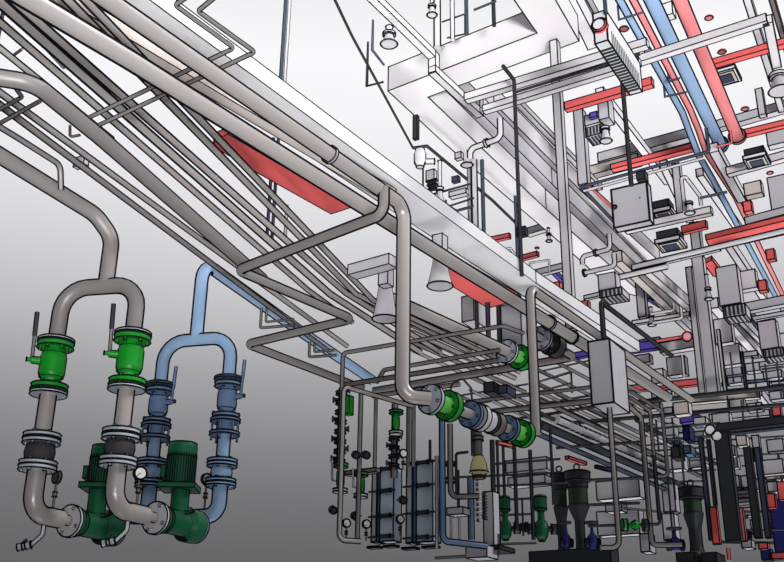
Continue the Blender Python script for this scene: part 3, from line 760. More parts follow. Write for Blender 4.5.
# looped white pipes
pipe('steel_pipe','upper white looped pipe with coupling beside the slender column','pipe',[('D',609,234,10.9),('V',249),(582,256.5),('V',265)],5.5,'pale',.8,rings=[(1,.5,1.3,.7)])
pipe('steel_pipe','lower white looped pipe beside the slender column','pipe',[('D',614,254,10.9),('V',266),(584,273)],5.5,'pale',.8,rings=[(1,.98,1.4,.6)])
# pale cross members
BARS=[('pale cross beam behind the mains, left half',600,164,692,139,9.2,10,'duct2'),
('pale cross beam behind the mains, right half',716,131,792,109,9.2,9,'duct2'),
('pale cross bar carrying the black topped cassette',728,176,792,158,7.4,8,'duct'),
('broad beige band under the left part of the cross tubes',588,178,640,164,9.0,10,'beige'),
('pale cross bar under the grey panel box',626,233,712,214,5.4,7,'duct'),
('pale cross bar below the dark topped cassette',633,271,720,250,4.9,5,'duct2'),
('grey bar above the broad red beam at right',747,226,792,214,5.8,8,'duct2'),
('pale horizontal member under the violet tube ends',633,325,690,316,4.6,4,'duct'),
('thick pale box beam under the red capped pipe',662,354,697,348,4.4,10,'duct'),
('pale bar at right edge above the lower box unit',746,313,792,304,5.0,9,'duct2'),
('thin pale bar at right edge under the louvre',748,322,792,314,5.0,4,'duct'),
('long pale box beam between the black cross pipes',690,404,760,398,4.2,8,'beige'),
('pale bar joining right edge beside lower box unit',724,372,792,364,4.4,5,'duct2'),
('thin blue-grey bar among the clutter right of the tall column',722,386,792,380,4.4,3,'bluegrey'),
('grey bar among the clutter right of the tall column',724,360,758,356,4.4,5,'duct2'),
('pale bar low between the black cross pipe and black duct',710,421,770,416,4.2,6,'duct2'),
('thin pale bar under the looped white pipes',585,300,606,295,5.0,4,'duct2'),
('thin pale bar running from the black rod to the slender column',526,279,566,269,5.6,6,'pale'),
('pale bar behind the black rod above the tray',528,236,560,226,7.6,7,'duct2')]
for lab,x0,y0,x1,y1,h,wd,mt in BARS: bar('cross_beam' if wd>6 else 'cross_bar',lab,'beam',x0,y0,x1,y1,h,wd,None,mt)
DIAG=[('pale beam running along the room right of the mains from top edge',744,-10,782,112,9.0,7,'pale'),
('dark grey beam running along the room at the top right corner',770,-6,790,62,9.0,5,'dgrey'),
('pale flat beam left of the slim blue main below the cross tubes',664,168,690,222,8.6,7,'duct'),
('pale flat beam continuing beside the slim blue main',700,176,742,236,8.6,7,'duct'),
('wide pale beam dropping from the main flanges',714,152,742,202,7.6,9,'white'),
('pale beam crossing behind the double rod above the panel box',600,96,668,184,8.8,8,'white'),
('beige beam running along the room below the panel box, left one',618,262,676,316,5.0,9,'beige'),
('pale beam running along the room below the panel box, right one',646,272,692,312,5.0,8,'duct'),
('slanted pale beam right of the tall column',714,308,758,358,5.2,9,'duct'),
('slanted pale beam beside the lower box unit',736,318,764,346,5.3,5,'duct2'),
('pale beam along the slim blue main low at right',728,246,764,300,6.0,7,'duct'),
('slanted white flat beam above the violet tube ends',655,300,690,332,5.2,6,'white'),
('pale beam under the lower black cross pipe at right',758,396,774,416,4.4,8,'duct2'),
('thin dark beam edge under the louvre at right',750,318,768,342,5.0,3,'navy')]
for lab,x0,y0,x1,y1,h,wd,mt in DIAG: bar('beam',lab,'beam',x0,y0,x1,y1,h,wd,.15,mt)
# upright members
COLS=[('grey column under the cross tubes right of the panel box',679,165,216,13,10,'duct2'),
('grey column behind the short red beam',697,224,262,14,12,'duct2'),
('wide grey duct column, tallest in the right half',706,258,394,13.2,15,'duct2'),
('slim pale column hugging the left of the tall duct column',696,268,394,13.0,8,'pale'),
('slim pale column hugging the right of the tall duct column',722,330,393,13.0,4,'pale'),
('short grey column above the violet tube',642,284,318,14,11,'duct2'),
('grey column stub behind the black duct elbow',757,436,460,13,9,'duct2'),
('thin dark column among the clutter right of the tall column',744,352,390,13,3,'navy'),
('pale post with braces near the bell at right edge',761,90,116,14,9,'duct2')]
for lab,x,y0,y1,d,wd,mt in COLS: column('column',lab,'column',x,y0,y1,d,wd,None,mt)
RECTS=[('pale wall box at right edge beside the capped red main',768,133,792,146,14,'duct2'),
('big pale box at right edge under the cassette bar',772,178,792,212,14,'duct2'),
('pale box right of the slim red main over the small red box',745,184,762,196,13.5,'beige'),
('white panel right of the tall duct column',716,320,733,344,13.6,'white'),
('pale box with frame below the white panel',722,346,741,366,13.8,'duct'),
('beige box at the left end of the long box beam',674,403,689,415,11.2,'beige'),
('pale block below the lower black cross pipe',713,414,730,425,12.5,'duct2'),
('pale block left of the tall duct column behind beige pipes',668,358,686,376,13.5,'duct2'),
('grey block behind beige pipes near the black cross pipe',652,370,664,384,13.5,'duct'),
('pale block at top beside the big red main',661,5,673,17,14,'white'),
('pale trapezoid hopper under the black duct',737,436,747,446,12.5,'beige'),
('grey block right of the hopper under the black duct',768,440,784,452,12.8,'duct2'),
('grey cabinet block at right edge below the black duct',748,462,784,476,12.8,'duct2'),
('pale block right of the black duct elbow',726,446,735,456,12.9,'pale'),
('pale box behind the slanted beam at right edge',740,272,757,290,14,'duct')]
for lab,x0,y0,x1,y1,d,mt in RECTS: rect('equipment_box',lab,'box',x0,y0,x1,y1,d,mt,.14)
# fittings
pipe('branch_fitting','pale inverted V pipe fitting right of the grey column under the mains','fitting',[('D',685,212,11.5),('V',178),('M',.05,0,0),(700,196),('V',206)],4.5,'pale',.5)
bell('bell_outlet','pale bell outlet under the inverted V fitting',at(690,213,11.4),10,9,'pale')
pipe('steel_pipe','grey horizontal pipe joining the inverted V fitting to the blue main','pipe',[('D',700,198,11.6),('X',727)],3,'navy',0)
bell('bell_outlet','slim bell outlet below the short red beam',at(709,299,12),8,9,'pale',neck=14)
bell('bell_outlet','slim bell outlet under the violet tube ends',at(652,325,12),8,8,'pale',neck=8)
pipe('steel_tube','upper pale tube with upturned end left of the tall column','tube',[('D',651,314,12),('X',674),('M',0,0,.09)],3.5,'pale',.5)
pipe('steel_tube','lower pale tube with upturned end left of the tall column','tube',[('D',653,323,11.8),('X',682),('M',0,0,.12)],3.5,'pale',.5)
rod('pale drop pipe with foot below the thick box beam',682,355,378,12.5,3,'pale',name='steel_pipe',cat='pipe')
bar('violet_tube','violet square tube right of the hanging white box','tube',629,353,658,349,4.4,7,.12,'purple')
bar('violet_tube','small violet bar sloping above the pale tubes','tube',648,299,661,307,5.6,5,.08,'purple')
bar('violet_tube','short violet tube at the left of the hanging white box','tube',575,359,590,356,4.3,5,.08,'purple')
bar('violet_tube','violet block under the lower black cross pipe','tube',682,424,700,421,4.2,7,.1,'purple')
# long grey cross pipes
pipe('steel_pipe','long grey cross pipe under the broad red beam','pipe',[('Z',634,267,4.7),(792,229)],7,'pale',0)
pipe('steel_pipe','shorter grey cross pipe under the long one','pipe',[('Z',616,278,4.6),(668,266)],7,'pale',0)
# ------------------------------------------------------------------ middle: flanged runs, cross tubes, hanging box
def disc_flange(parent,c,n,R,th,m,k=6,name='flange'): return flange(name,parent,c,n,R,th,m,k)
# run following the falling pipe
a0=bend_end; r=pxr(a0,13)
e0=Z(430,399,a0.z); e1=Z(528,436,a0.z); n=(e1-e0).normalized()
def onrun(x): 
    t_=(x-430)/(528-430); 
    best=min((abs(proj(e0.lerp(e1,k/400))[0]-x),k) for k in range(401)); return e0.lerp(e1,best[1]/400)
R=pxr(e0,30)
t=thing('flanged_valve','green flanged valve bolted to the foot of the falling grey pipe','valve',onrun(432))
disc_flange(t,onrun(431),n,R,.03,'steel'); 
b=MB(); b.lathe(onrun(433),n,[(r*1.5,0),(r*1.5,(onrun(449)-onrun(433)).length)],seg=24,sharp=[]); b.build('body','lgreen',t)
disc_flange(t,onrun(448.5),n,R*1.04,.05,'green')
t=thing('flanged_pipe','grey pipe piece with blue-grey collars between the two green valves','pipe',onrun(470))
MB().tube([onrun(450),onrun(512)],r*1.05,seg=20).build('tube','grey',t)
disc_flange(t,onrun(471),n,R*.95,.03,'bluegrey')
b=MB(); b.lathe(onrun(476),n,[(R*.98,0),(R*.98,.05),(R*.78,.06),(R*.78,(onrun(489)-onrun(476)).length)],seg=26); b.build('sleeve','pale',t)
b=MB(); b.lathe(onrun(491),n,[(R*.85,0),(R*.85,(onrun(497)-onrun(491)).length)],seg=24,sharp=[0,1]); b.build('gasket_ring','dgrey',t)
t=thing('flanged_valve','green flanged valve at the foot of the vertical pipe, lower of the pair','valve',onrun(508))
disc_flange(t,onrun(508),n,R*.95,.03,'bluegrey')
b=MB(); b.lathe(onrun(510),n,[(r*1.5,0),(r*1.5,(onrun(522)-onrun(510)).length)],seg=24,sharp=[]); b.build('body','lgreen',t)
disc_flange(t,onrun(522),n,R*1.0,.05,'green')
# end of the second thick pipe
ce=Z(506,351,2.75); c2=Z(374,291,2.75); nb=(ce-c2).normalized(); Rb=pxr(ce,24)
t=thing('flanged_valve','green flanged valve on the end of the thick pipe above the cross tubes','valve',ce)
disc_flange(t,ce+nb*.02,nb,Rb,.035,'steel')
b=MB(); b.lathe(ce+nb*.04,nb,[(Rb*.62,0),(Rb*.62,.2)],seg=24,sharp=[]); b.build('body','lgreen',t)
disc_flange(t,ce+nb*.24,nb,Rb*1.04,.07,'green')
MB().tube([ce+nb*.27,ce+nb*.36],Rb*.3,seg=14).build('stub','pale',t)
# pipe with grey and black flange returning as the cross pipe
E=pts([('Z',530,331.8,2.95),(574,357)]); ne=(E[1]-E[0]).normalized(); re=pxr(E[1],11)
g1=Z(541,338.5,2.95); g2=Z(553,345.3,2.95)
pipe('steel_pipe','grey pipe passing behind the vertical pipe, doubling back as a long cross pipe','pipe',[('Z',530,331.8,2.95),(574,357),(374,391)],9,'grey2',.9,wi=1,seg=18)
t=thing('flange_pair','grey and black flange pair on the pipe behind the vertical pipe','flange',g1)
disc_flange(t,g1,ne,re*2.1,.03,'steel',name='flange'); disc_flange(t,g2,ne,re*2.0,.12,'black',name='blind_flange')
# vertical pipe and its long diagonal
pipe('steel_pipe','grey vertical pipe arching over from the long diagonal down to a green valve','pipe',[('Z',690,399,2.7),(530,288),('V',434)],10.5,'grey',1.0,wi=1,seg=20)
pipe('small_valve','black small wheel valve at the top of the vertical pipe','valve',[('D',517,296,8),('V',304)],9,'black',0,seg=14)
# hanging white box
t=thing('junction_box','pale upright box hanging over the diagonal pipes right of the green valve','box',at(592,405,7.8))
P0=at(592,405,7.8); a_,b_,c_=boxc(P0,614,608,342)
MB().box(P0,a_,b_,c_,lk=.75).build('case','duct2',t)
MB().tube([P0+a_*.5+b_*.4,slide(P0+a_*.5+b_*.4,EZ,py=548),slide(P0+a_*.5+b_*.4,EZ,py=548)-CR*.14],pxr(P0,6),seg=12,rad=.06).build('drop_pipe','grey',t)
pipe('conduit','black conduit rising from the hanging white box and running along to the right','conduit',[('D',604,341,8.0),('V',302),(672,356)],5.5,'black',.5,seg=10)
# cross tubes
pipe('steel_tube','topmost thin grey cross tube dropping at the left into a long vertical','tube',[('Z',523,333,2.45),(503,326),(343,353),('V',470)],5,'grey2',1.0,wi=1,seg=12)
pipe('steel_tube','second thin grey cross tube with a short crook behind the falling pipe','tube',[('Z',500,350,2.6),(384,370),(377,382)],5,'grey2',1.0,seg=12)
pipe('steel_tube','dark cross tube just above the long cross pipe','tube',[('Z',500,360,2.42),(344,385)],6,'dgrey',0,seg=12)
pipe('steel_tube','pale tube falling right from a bend and dropping beside the valve stack','tube',[('Z',412,406,2.1),(344,386.5),('V',540),('M',.10,.13,0)],5.5,'grey',1.2,wi=1,seg=12)
pipe('steel_tube','thin tube running under the cross pipe behind the green flange','tube',[('Z',372,396,2.6),(460,384)],5,'grey2',0)
pipe('hand_loop','small dark wire loop above the green flange valve','loop',[('D',449,398,7.4),(452,384),(462,378),(471,388),(472,400)],2,'black',.9,seg=8)
# background rows behind the middle
for k,(x0,y0,x1,y1,h,wd,mt,lab) in enumerate([
 (412,322,520,372,3.6,6,'grey','uppermost of the pipes carrying on right of the falling pipe'),
 (412,332,515,378,3.6,6,'grey','second of the pipes carrying on right of the falling pipe'),
 (412,342,525,392,3.6,5,'grey2','third of the pipes carrying on right of the falling pipe'),
 (560,352,640,392,3.2,4,'grey2','thin pipe beneath the second diagonal, left of the hanging box'),
 (556,362,636,404,3.2,4,'grey2','lower thin pipe beneath the second diagonal, left of the hanging box')]):
    pipe('steel_pipe',lab,'pipe',[('Z',x0,y0,h),(x1,y1)],wd,mt,0,seg=10)
rect('wall_panel','pale cabinet panel behind the thick pipe near the red beam','panel',462,297,474,322,10.5,'pale',.3)
rod('dark post behind the thick pipe under the red beam tip',487.5,300,345,10,5,'navy',name='post',cat='post')
rod('second dark post behind the thick pipe under the red beam tip',498,304,345,10.2,4,'black',name='post',cat='post')
rod('dark post left of the pair under the red beam tip',476.5,300,345,10.1,4,'navy',name='post',cat='post')
rect('wall_panel','pale panel right of the dark posts under the red beam','panel',502,306,522,348,10.8,'duct2',.3)
rect('equipment_box','small dark unit behind the cross pipes beside the vertical pipe','box',484,383,494,393,9.8,'black',.2)
rect('equipment_box','second small dark unit behind the cross pipes','box',498,386,507,394,9.8,'navy',.2)
# thin frame behind the vertical pipe
pipe('frame_rail','thin grey rail frame right of the vertical pipe below the flange pair','rail',[('Z',538,382,3.4),(571,372),('M',0,0,-.25)],2,'dgrey',0)
pipe('frame_rail','lower thin grey rail right of the vertical pipe','rail',[('Z',538,392,3.3),(571,383)],2,'dgrey',0)
# ------------------------------------------------------------------ lower middle: exchanger skid
def vpipe(label,x,y0,y1,d,wd,m='grey2',rings=(),foot=None,name='steel_pipe',cat='pipe',bend=1.2):
    sp=[('D',x,y0,d),('V',y1)]
    if foot: sp.append(foot)
    return pipe(name,label,cat,sp,wd,m,bend,rings=rings,seg=12,lwk=.8)
def small_valve(label,x,y0,y1,d,wd,m='green',lever=True,name='ball_valve'):
    p=slide(at(x,(y0+y1)/2,d),EZ,py=y1); q=slide(at(x,(y0+y1)/2,d),EZ,py=y0); H=q.z-p.z; r=pxr(p,wd)/2.1
    t=thing(name,label,'valve',p)
    b=MB(); b.lathe(p,EZ,[(r*.8,H*.1),(r*1.25,H*.3),(r*1.25,H*.7),(r*.8,H*.9)],seg=14,lk=.4); b.build('body',m,t)
    for f in (.05,.95):
        b=MB(); b.lathe(p+EZ*(H*f-.012),EZ,[(r*2.1,0),(r*2.1,.024)],seg=16,sharp=[0,1]); b.build('flange',m if f>.5 else 'steel',t)
    if lever:
        s=-Vector((CR.x,CR.y,0)); c=p+EZ*H*.4
        b=MB(); b.tube([c,c+s*r*2.3,c+s*r*2.6+EZ*H*.8],r*.28,seg=8); b.build('lever','pale',t)
    return t
def black_fitting(label,x,y0,y1,d,wd,m='black'):
    p=slide(at(x,(y0+y1)/2,d),EZ,py=y1); q=slide(at(x,(y0+y1)/2,d),EZ,py=y0); H=q.z-p.z; R=pxr(p,wd)
    t=thing('valve_stack',label,'valve',p); n_=max(2,int((y1-y0)/9)); 
    b=MB(); b.lathe(p,EZ,[(R*.55,0),(R*.55,H)],seg=12,sharp=[]); b.build('body','dgrey',t)
    for k in range(n_):
        b=MB(); b.lathe(p+EZ*H*(k+.3)/n_,EZ,[(R,0),(R,H*.3/n_)],seg=14,sharp=[0,1]); b.build('flange',m,t)
        s=Vector((CR.x,CR.y,0))*(1 if k%2 else -1); c=p+EZ*H*(k+.75)/n_
        b=MB(); b.lathe(c+s*R*.5,s,[(R*.35,0),(R*.35,R*.7),(R*.55,R*.7),(R*.55,R*1.0)],seg=10,sharp=[]); b.build('side_knob',m,t)
    return t
black_fitting('black valve stack with green block at the upper left of the skid',340.5,388,466,8.0,12)
rect('valve_block','small green block on the black valve stack at upper left of skid','valve',344,396,349,414,7.9,'green',.06)
small_valve('small green ball valve on the leftmost skid pipe',340.5,464,492,7.6,15)
small_valve('small green ball valve on the second skid pipe',361,473,497,7.8,14)
vpipe('second vertical skid pipe, joined to the leftmost at the foot',361,394,542,7.95,5,'grey2')
vpipe('thin vertical skid pipe above the left heat exchanger',376,398,470,8.3,4,'grey2')
for x,y,lab in ((356,455,'left of the pair on the second skid pipe'),(366,455,'right of the pair on the second skid pipe'),(333,510,'left of the leftmost skid pipe'),(355,516,'left of the second skid pipe'),(403,500,'right of the left heat exchanger at mid height')):
    p=at(x,y,7.7); R=pxr(p,7); t=thing('dial_gauge','small dark gauge head %s'%lab,'gauge',p)
    s=(-CF+CR*.4).normalized(); MB().lathe(p-s*.02,s,[(R,0),(R,.04)],seg=16,sharp=[0,1]).build('case','black',t); MB().tube([p,p+Vector((CR.x,CR.y,0))*R*1.9*(1 if x in(333,355,356) else -1)],R*.25,seg=8).build('stem','black',t)
for x,y,lab,mm in ((346,540,'with white dial near the foot of the leftmost skid pipe','black'),(366,541,'with dark dial near the foot of the second skid pipe','black'),(400,536,'between the two heat exchangers','black'),(403,470,'with white dial above the right heat exchanger','black')):
    gauge('small stemmed gauge %s'%lab, at(x,y,7.75), 13, 8, mm)
rect('frame_rail','horizontal grey pipe rail across the top of the skid valves','rail',345,471,376,475,8.1,'grey2',.06)
def exchanger(label,x0,x1,y0,y1,d,bars):
    p=at(x0,y1,d); t=thing('heat_exchanger',label,'heat exchanger',p)
    a,b_,c=boxc(p,x1,.13,y0)
    MB().box(p,a*.22,b_,c,lk=.6).build('frame_plate','steel',t)
    MB().box(p+a*.235+b_*.1,a*.13,b_*.9,c*.98,lk=.4).build('plate_pack','bluegrey',t)
    MB().box(p+a*.38,a*.62,b_,c,lk=.6).build('pressure_plate','hx',t)
    for y in bars:
        f=(y-y1)/(y0-y1); q=p+c*f-EY*.03-a*.06; rr=pxr(p,2.2)
        MB().tube([q,q+a*1.2],rr,seg=8).build('tie_rod','black',t)
        b=MB()
        b.lathe(q+a*.55,a,[(rr*2,0),(rr*2,.1)],seg=8,sharp=[0,1]); b.build('nut','black',t)
    q=p-EZ*.05-EY*.02-a*.12; [MB().box(q+a*f,a*.5,b_*.6,EZ*.012,lk=.5).build('foot','dgrey',t) for f in (0,.75)]
    return t
exchanger('left blue-grey plate heat exchanger on the skid',371,393,469,542,8.4,(471,493,518,538))
exchanger('right blue-grey plate heat exchanger, the wider one',406,433,463,543,8.3,(465,488,515,539))
vpipe('vertical pipe with green valve between the two heat exchangers, upper',395,404,478,8.7,7,'grey2')
small_valve('green valve under the cross pipe between the heat exchangers',396,411,434,8.5,14,lever=False)
black_fitting('black valve stack under the green valve between the exchangers',394,434,470,8.5,11)
vpipe('left pipe of the pair entering the wider heat exchanger',408.5,404,466,8.6,4.5,'dgrey')
vpipe('right pipe of the pair entering the wider heat exchanger',413.5,404,466,8.6,4.5,'grey2')
vpipe('slender pale frame post right of the wider heat exchanger',436.5,456,548,8.1,4,'pale',name='frame_post',cat='post')
pipe('steel_pipe','light blue pipe falling from the green flange and bending right at the foot','pipe',[('D',442,420,8.0),('V',541),(486,546)],7,'bluegrey',1.0,seg=14)
vpipe('grey pipe with small green valve bending right above the white box',450,424,497,8.1,6,'grey2',foot=('M',.22,.06,0))
small_valve('small green valve on the grey pipe beside the blue pipe',450,463,482,8.0,11,lever=False)
pipe('conduit','thin black bent conduit beside the grey pipe with green valve','conduit',[('D',468,452,8),('X',456),('V',494)],3,'black',.9,seg=8)
# yellow vessel and spring
p=at(479,476,8.1); t=thing('expansion_vessel','pale yellow bell-shaped vessel under a dark pipe','vessel',p); R=pxr(p,18); k=8.1/F
MB().lathe(p,EZ,[(R*.75,0),(R*.8,3*k),(R*1.05,4*k),(R*1.05,6*k),(R*.98,7*k),(R*.9,12*k),(R*.62,19*k),(R*.5,20*k)],seg=24).build('body','yellow',t)
MB().lathe(p-EZ*2*k,EZ,[(R*.7,0),(R*.7,2.5*k)],seg=20,sharp=[0]).build('base_ring','brass',t)
MB().lathe(p+EZ*20*k,EZ,[(R*.45,0),(R*.45,16*k),(R*.6,16*k),(R*.6,20*k),(R*.4,20*k),(R*.4,40*k)],seg=16).build('neck','dgrey',t)
def spring(label,x,y0,y1,d,wd,m):
    p=at(x,y1,d); q=slide(p,EZ,py=y0); R=pxr(p,wd)*.8; P=[]; n_=9
    for j in range(n_*10+1): a=2*math.pi*j/10; P.append(p+(q-p)*(j/(n_*10))+Vector((math.cos(a),math.sin(a),0))*R)
    t=thing('spring_hanger',label,'spring',p)
    MB().tube(P,R*.33,seg=6,rim=0).build('coil',m,t); MB().tube([p,q],R*.4,seg=8).build('core','black',t)
spring('pale coil spring below the yellow vessel',478,477,522,8.05,7,'pale')
spring('dark coil spring right of the pale one',485,493,520,8.1,6,'black')
vpipe('bluish vertical pipe behind the pale spring',470.5,478,540,8.4,7,'bluegrey')
rect('control_box','small white box on legs left of the springs','box',447,508,463,515,7.9,'pale',.12)
for x in (451,459): rod('thin leg %s the small white box'%('at the left under' if x<455 else 'at the right under'),x,516,540,7.95,2.5,'pale',name='support_leg',cat='leg stand')
rect('cabinet','narrow white cabinet right of the dark spring','cabinet',484,492,494,546,8.3,'pale',.12)
rect('plinth_box','grey box plinth at the bottom below the springs','box',466,546,487,558,8.0,'duct2',.2)
rect('platform','dark platform strip right of the grey plinth','platform',480,546,499,550,8.1,'black',.3)
pipe('steel_pipe','short grey pipe lying at the bottom left of the plinth','pipe',[('D',435,558,8),('X',466)],3,'grey2',0)
pipe('steel_pipe','thin bent grey pipe right of the plinth','pipe',[('D',488,556,8.2),('X',499),('V',534)],2.5,'grey2',.8)
for x,y0,y1,wd,lab in ((492,440,545,5,'first dark vertical pipe right of the yellow vessel'),(503,446,498,3,'second thin vertical pipe above the left green pump'),(514,440,530,4,'third dark vertical pipe between the green pumps'),(530,450,540,4,'fourth dark vertical pipe left of the right green pump'),(522,498,536,2,'thin rod by the small green valve between pumps'),(550,428,505,3,'fifth thin vertical pipe right of the right green pump'),(497,440,548,3,'dark thin pipe beside the narrow white cabinet'),(458,470,510,3,'thin dark pipe left of the yellow vessel'),(473,428,456,5,'dark pipe entering the yellow vessel from above'),(430,440,462,3,'thin pipe between wider exchanger and blue pipe')):
    vpipe(lab,x,y0,y1,9.2,wd,'black')
def inline_pump(label,x,y0,y1,y2,d,wd,col='dgreen'):
    p=at(x,y2,d); m_=slide(p,EZ,py=y1); q=slide(p,EZ,py=y0); R=pxr(p,wd); k=d/F
    t=thing('inline_pump',label,'pump',p)
    MB().lathe(m_,EZ,[(R*.9,0),(R,.02),(R,(q.z-m_.z)*.85),(R*.85,q.z-m_.z)],seg=20,sharp=[1,2]).build('motor',col,t)
    H=m_.z-p.z
    MB().lathe(p,EZ,[(R*.5,0),(R*1.0,H*.15),(R*1.15,H*.4),(R*1.0,H*.6),(R*.55,H*.7),(R*.55,H)],seg=18).build('casing',col,t)
    s=Vector((CR.x,CR.y,0)).normalized(); c=p+EZ*H*.4
    MB().tube([c-s*R*1.7,c+s*R*1.9],R*.45,seg=12).build('ports','black',t)
    for f in (-1.7,1.9): MB().lathe(c+s*R*f-s*.02,s,[(R*.8,0),(R*.8,.05)],seg=14,sharp=[0,1]).build('flange','black',t)
    return t
inline_pump('dark green inline pump left of the thin rods, left of two',505.5,496,512,540,9.0,12)
inline_pump('dark green inline pump beside the black vessels, right of two',542,495,511,541,9.4,13)
t=thing('ball_valve','tiny green valve with black ends between the two green pumps','valve',at(521,527,9.2))
c=at(521,527,9.2); s=Vector((CR.x,CR.y,0)).normalized()
MB().lathe(c-s*.03,s,[(.02,0),(.035,.03),(.02,.06)],seg=12).build('body','green',t)
for f in (-.06,.04): MB().lathe(c+s*f,s,[(.045,0),(.045,.02)],seg=12,sharp=[0,1]).build('flange','black',t)
rect('wall_panel','grey wall panel behind the green pumps, upper','panel',506,461,547,473,12,'duct2',.2)
rect('wall_panel','grey wall panel behind the green pumps, lower strip','panel',508,478,545,486,12,'pale',.2)
for x0,y0,x1,y1,lab in ((430,478.5,552,473,'upper thin dark cross pipe above the green pumps'),(494,486,568,483,'lower thin dark cross pipe above the green pumps'),(494,464,560,459,'thin black cross pipe level with the yellow vessel'),(498,500,540,498,'short dark cross pipe at the top of the green pumps'),(500,544,536,543,'thin grey pipe under the green pumps'),(480,516,530,514,'thin dark pipe behind the left green pump')):
    p0=at(x0,y0,9.7); pipe('steel_pipe',lab,'pipe',[p0,at(x1,y1,10.0)],2.5,'black',0,seg=8)
# ------------------------------------------------------------------ black and green vessels, bases
def vessel(label,x,d,yt,yc,yg0,yg1,yn,yb,wt,ws):
    p=at(x,(yt+yb)/2,d); f=lambda y: slide(p,EZ,py=y); z=f(yb); Rt=pxr(p,wt); Rs=pxr(p,ws); t=thing('filter_vessel',label,'vessel',z)
    L=lambda y:f(y).z-z.z
    MB().lathe(z,EZ,[(Rt*.9,L(yc)),(Rt,L(yc)+.01),(Rt,L(yt)-.02),(Rt*.85,L(yt))],seg=22,sharp=[1,2]).build('cap','black',t)
    MB().lathe(z,EZ,[(Rt*.72,L(yg1)),(Rt*.72,L(yg0))],seg=22,sharp=[0,1]).build('sight_band','bgreen',t)
    MB().lathe(z,EZ,[(Rt*.8,L(yg0)),(Rt*.8,L(yc))],seg=22,sharp=[]).build('collar','black',t)
    MB().lathe(z,EZ,[(Rs,L(yn)),(Rt*.8,L(yg1)-.02),(Rt*.8,L(yg1))],seg=22,sharp=[]).build('cone','black',t)
    MB().lathe(z,EZ,[(Rs*1.15,0),(Rs,.06),(Rs,L(yn))],seg=18,sharp=[]).build('stem','black',t)
    c=f(yt)+EZ*.05; MB().ring(c,CF,.035,.01,16,mi=1).build('lifting_ring','black',t)
vessel('black vessel with green band, middle one, on the long black base',579,12,471,482,488,505,521,551,27,10)
vessel('narrow black vessel with green band at the left end of the black base',561,12.3,473,484,490,507,524,551,18,9)
vessel('black vessel with green band at right beside the dark double columns',694,12,487,499,500,513,529,552,25,13)
rect('base_plinth','long black base plinth at the bottom under two black vessels','plinth',530,552,612,575,11.6,'black',.25)
rect('base_plinth','small grey-black base block under the right black vessel','plinth',677,553,695,563,11.9,'black',.4)
rect('base_plinth','second small base block right of the vessel foot','plinth',702,553,717,563,11.9,'black',.4)
def wheel_valve(label,x,yw,yb,d,wd,m='dblue'):
    p=at(x,yb,d); q=slide(p,EZ,py=yw); H=q.z-p.z; R=pxr(p,wd); t=thing('gate_valve',label,'valve',p)
    MB().lathe(p,EZ,[(R*.7,0),(R,H*.2),(R*.9,H*.45),(R*.35,H*.6),(R*.2,H*.95)],seg=18,sharp=[]).build('body',m,t)
    s=Vector((CR.x,CR.y,0)).normalized(); MB().lathe(p+EZ*H*.22-s*R*1.3,s,[(R*.9,0),(R*.9,.03),(R*.5,.03),(R*.5,R*2.3),(R*.9,R*2.3),(R*.9,R*2.6)],seg=16).build('ports',m,t)
    MB().lathe(q-EZ*.02,EZ,[(R*1.3,0),(R*1.3,.025)],seg=20,sharp=[]).build('hand_wheel','black',t)
wheel_valve('dark blue gate valve right of the middle black vessel',593,522,549,11.3,11)
wheel_valve('dark blue gate valve between the two left black vessels',567,522,549,11.5,9)
wheel_valve('dark blue gate valve left of the right black vessel',676,528,550,11.9,12)
wheel_valve('dark blue gate valve standing among the dark columns',745,517,541,11.8,9)
t=thing('ball_valve','small green valve with black discs on the thin floor level pipe','valve',at(635,525,9.6))
c=at(635,525,9.6)
MB().lathe(c-s*.05,s,[(.025,0),(.055,.05),(.025,.1)],seg=14,sharp=[]).build('body','green',t)
for f in (-.1,.1): MB().lathe(c+s*f-s*.02,s,[(.06,0),(.06,.04)],seg=14,sharp=[0,1]).build('flange','black' if f>0 else 'green',t)
pipe('steel_pipe','thin black pipe running level past the small green valve and rising right','pipe',[at(588,526,9.8),at(660,524,9.7),('V',455)],3,'black',1,seg=8)
# parallel conduits dropping from bends
for lab,x0,y0,x1,y1,yb,wd,foot in (('outermost of three bent conduits falling right of the hanging box',630,391,662,411,476,4.5,('M',-.12,-.05,0)),('middle of three bent conduits falling right of the hanging box',630,397,650,411,520,4.5,None),('innermost of three bent conduits, ending in a pale elbow at the floor',628,405,641,417,545,6,('M',.28,.1,0))):
    sp=[('Z',x0,y0,2.75),(x1,y1),('V',yb)]
    if foot: sp.append(foot)
    pipe('conduit',lab,'conduit',sp,wd,'grey2' if wd>5 else 'dgrey',.9,seg=10)
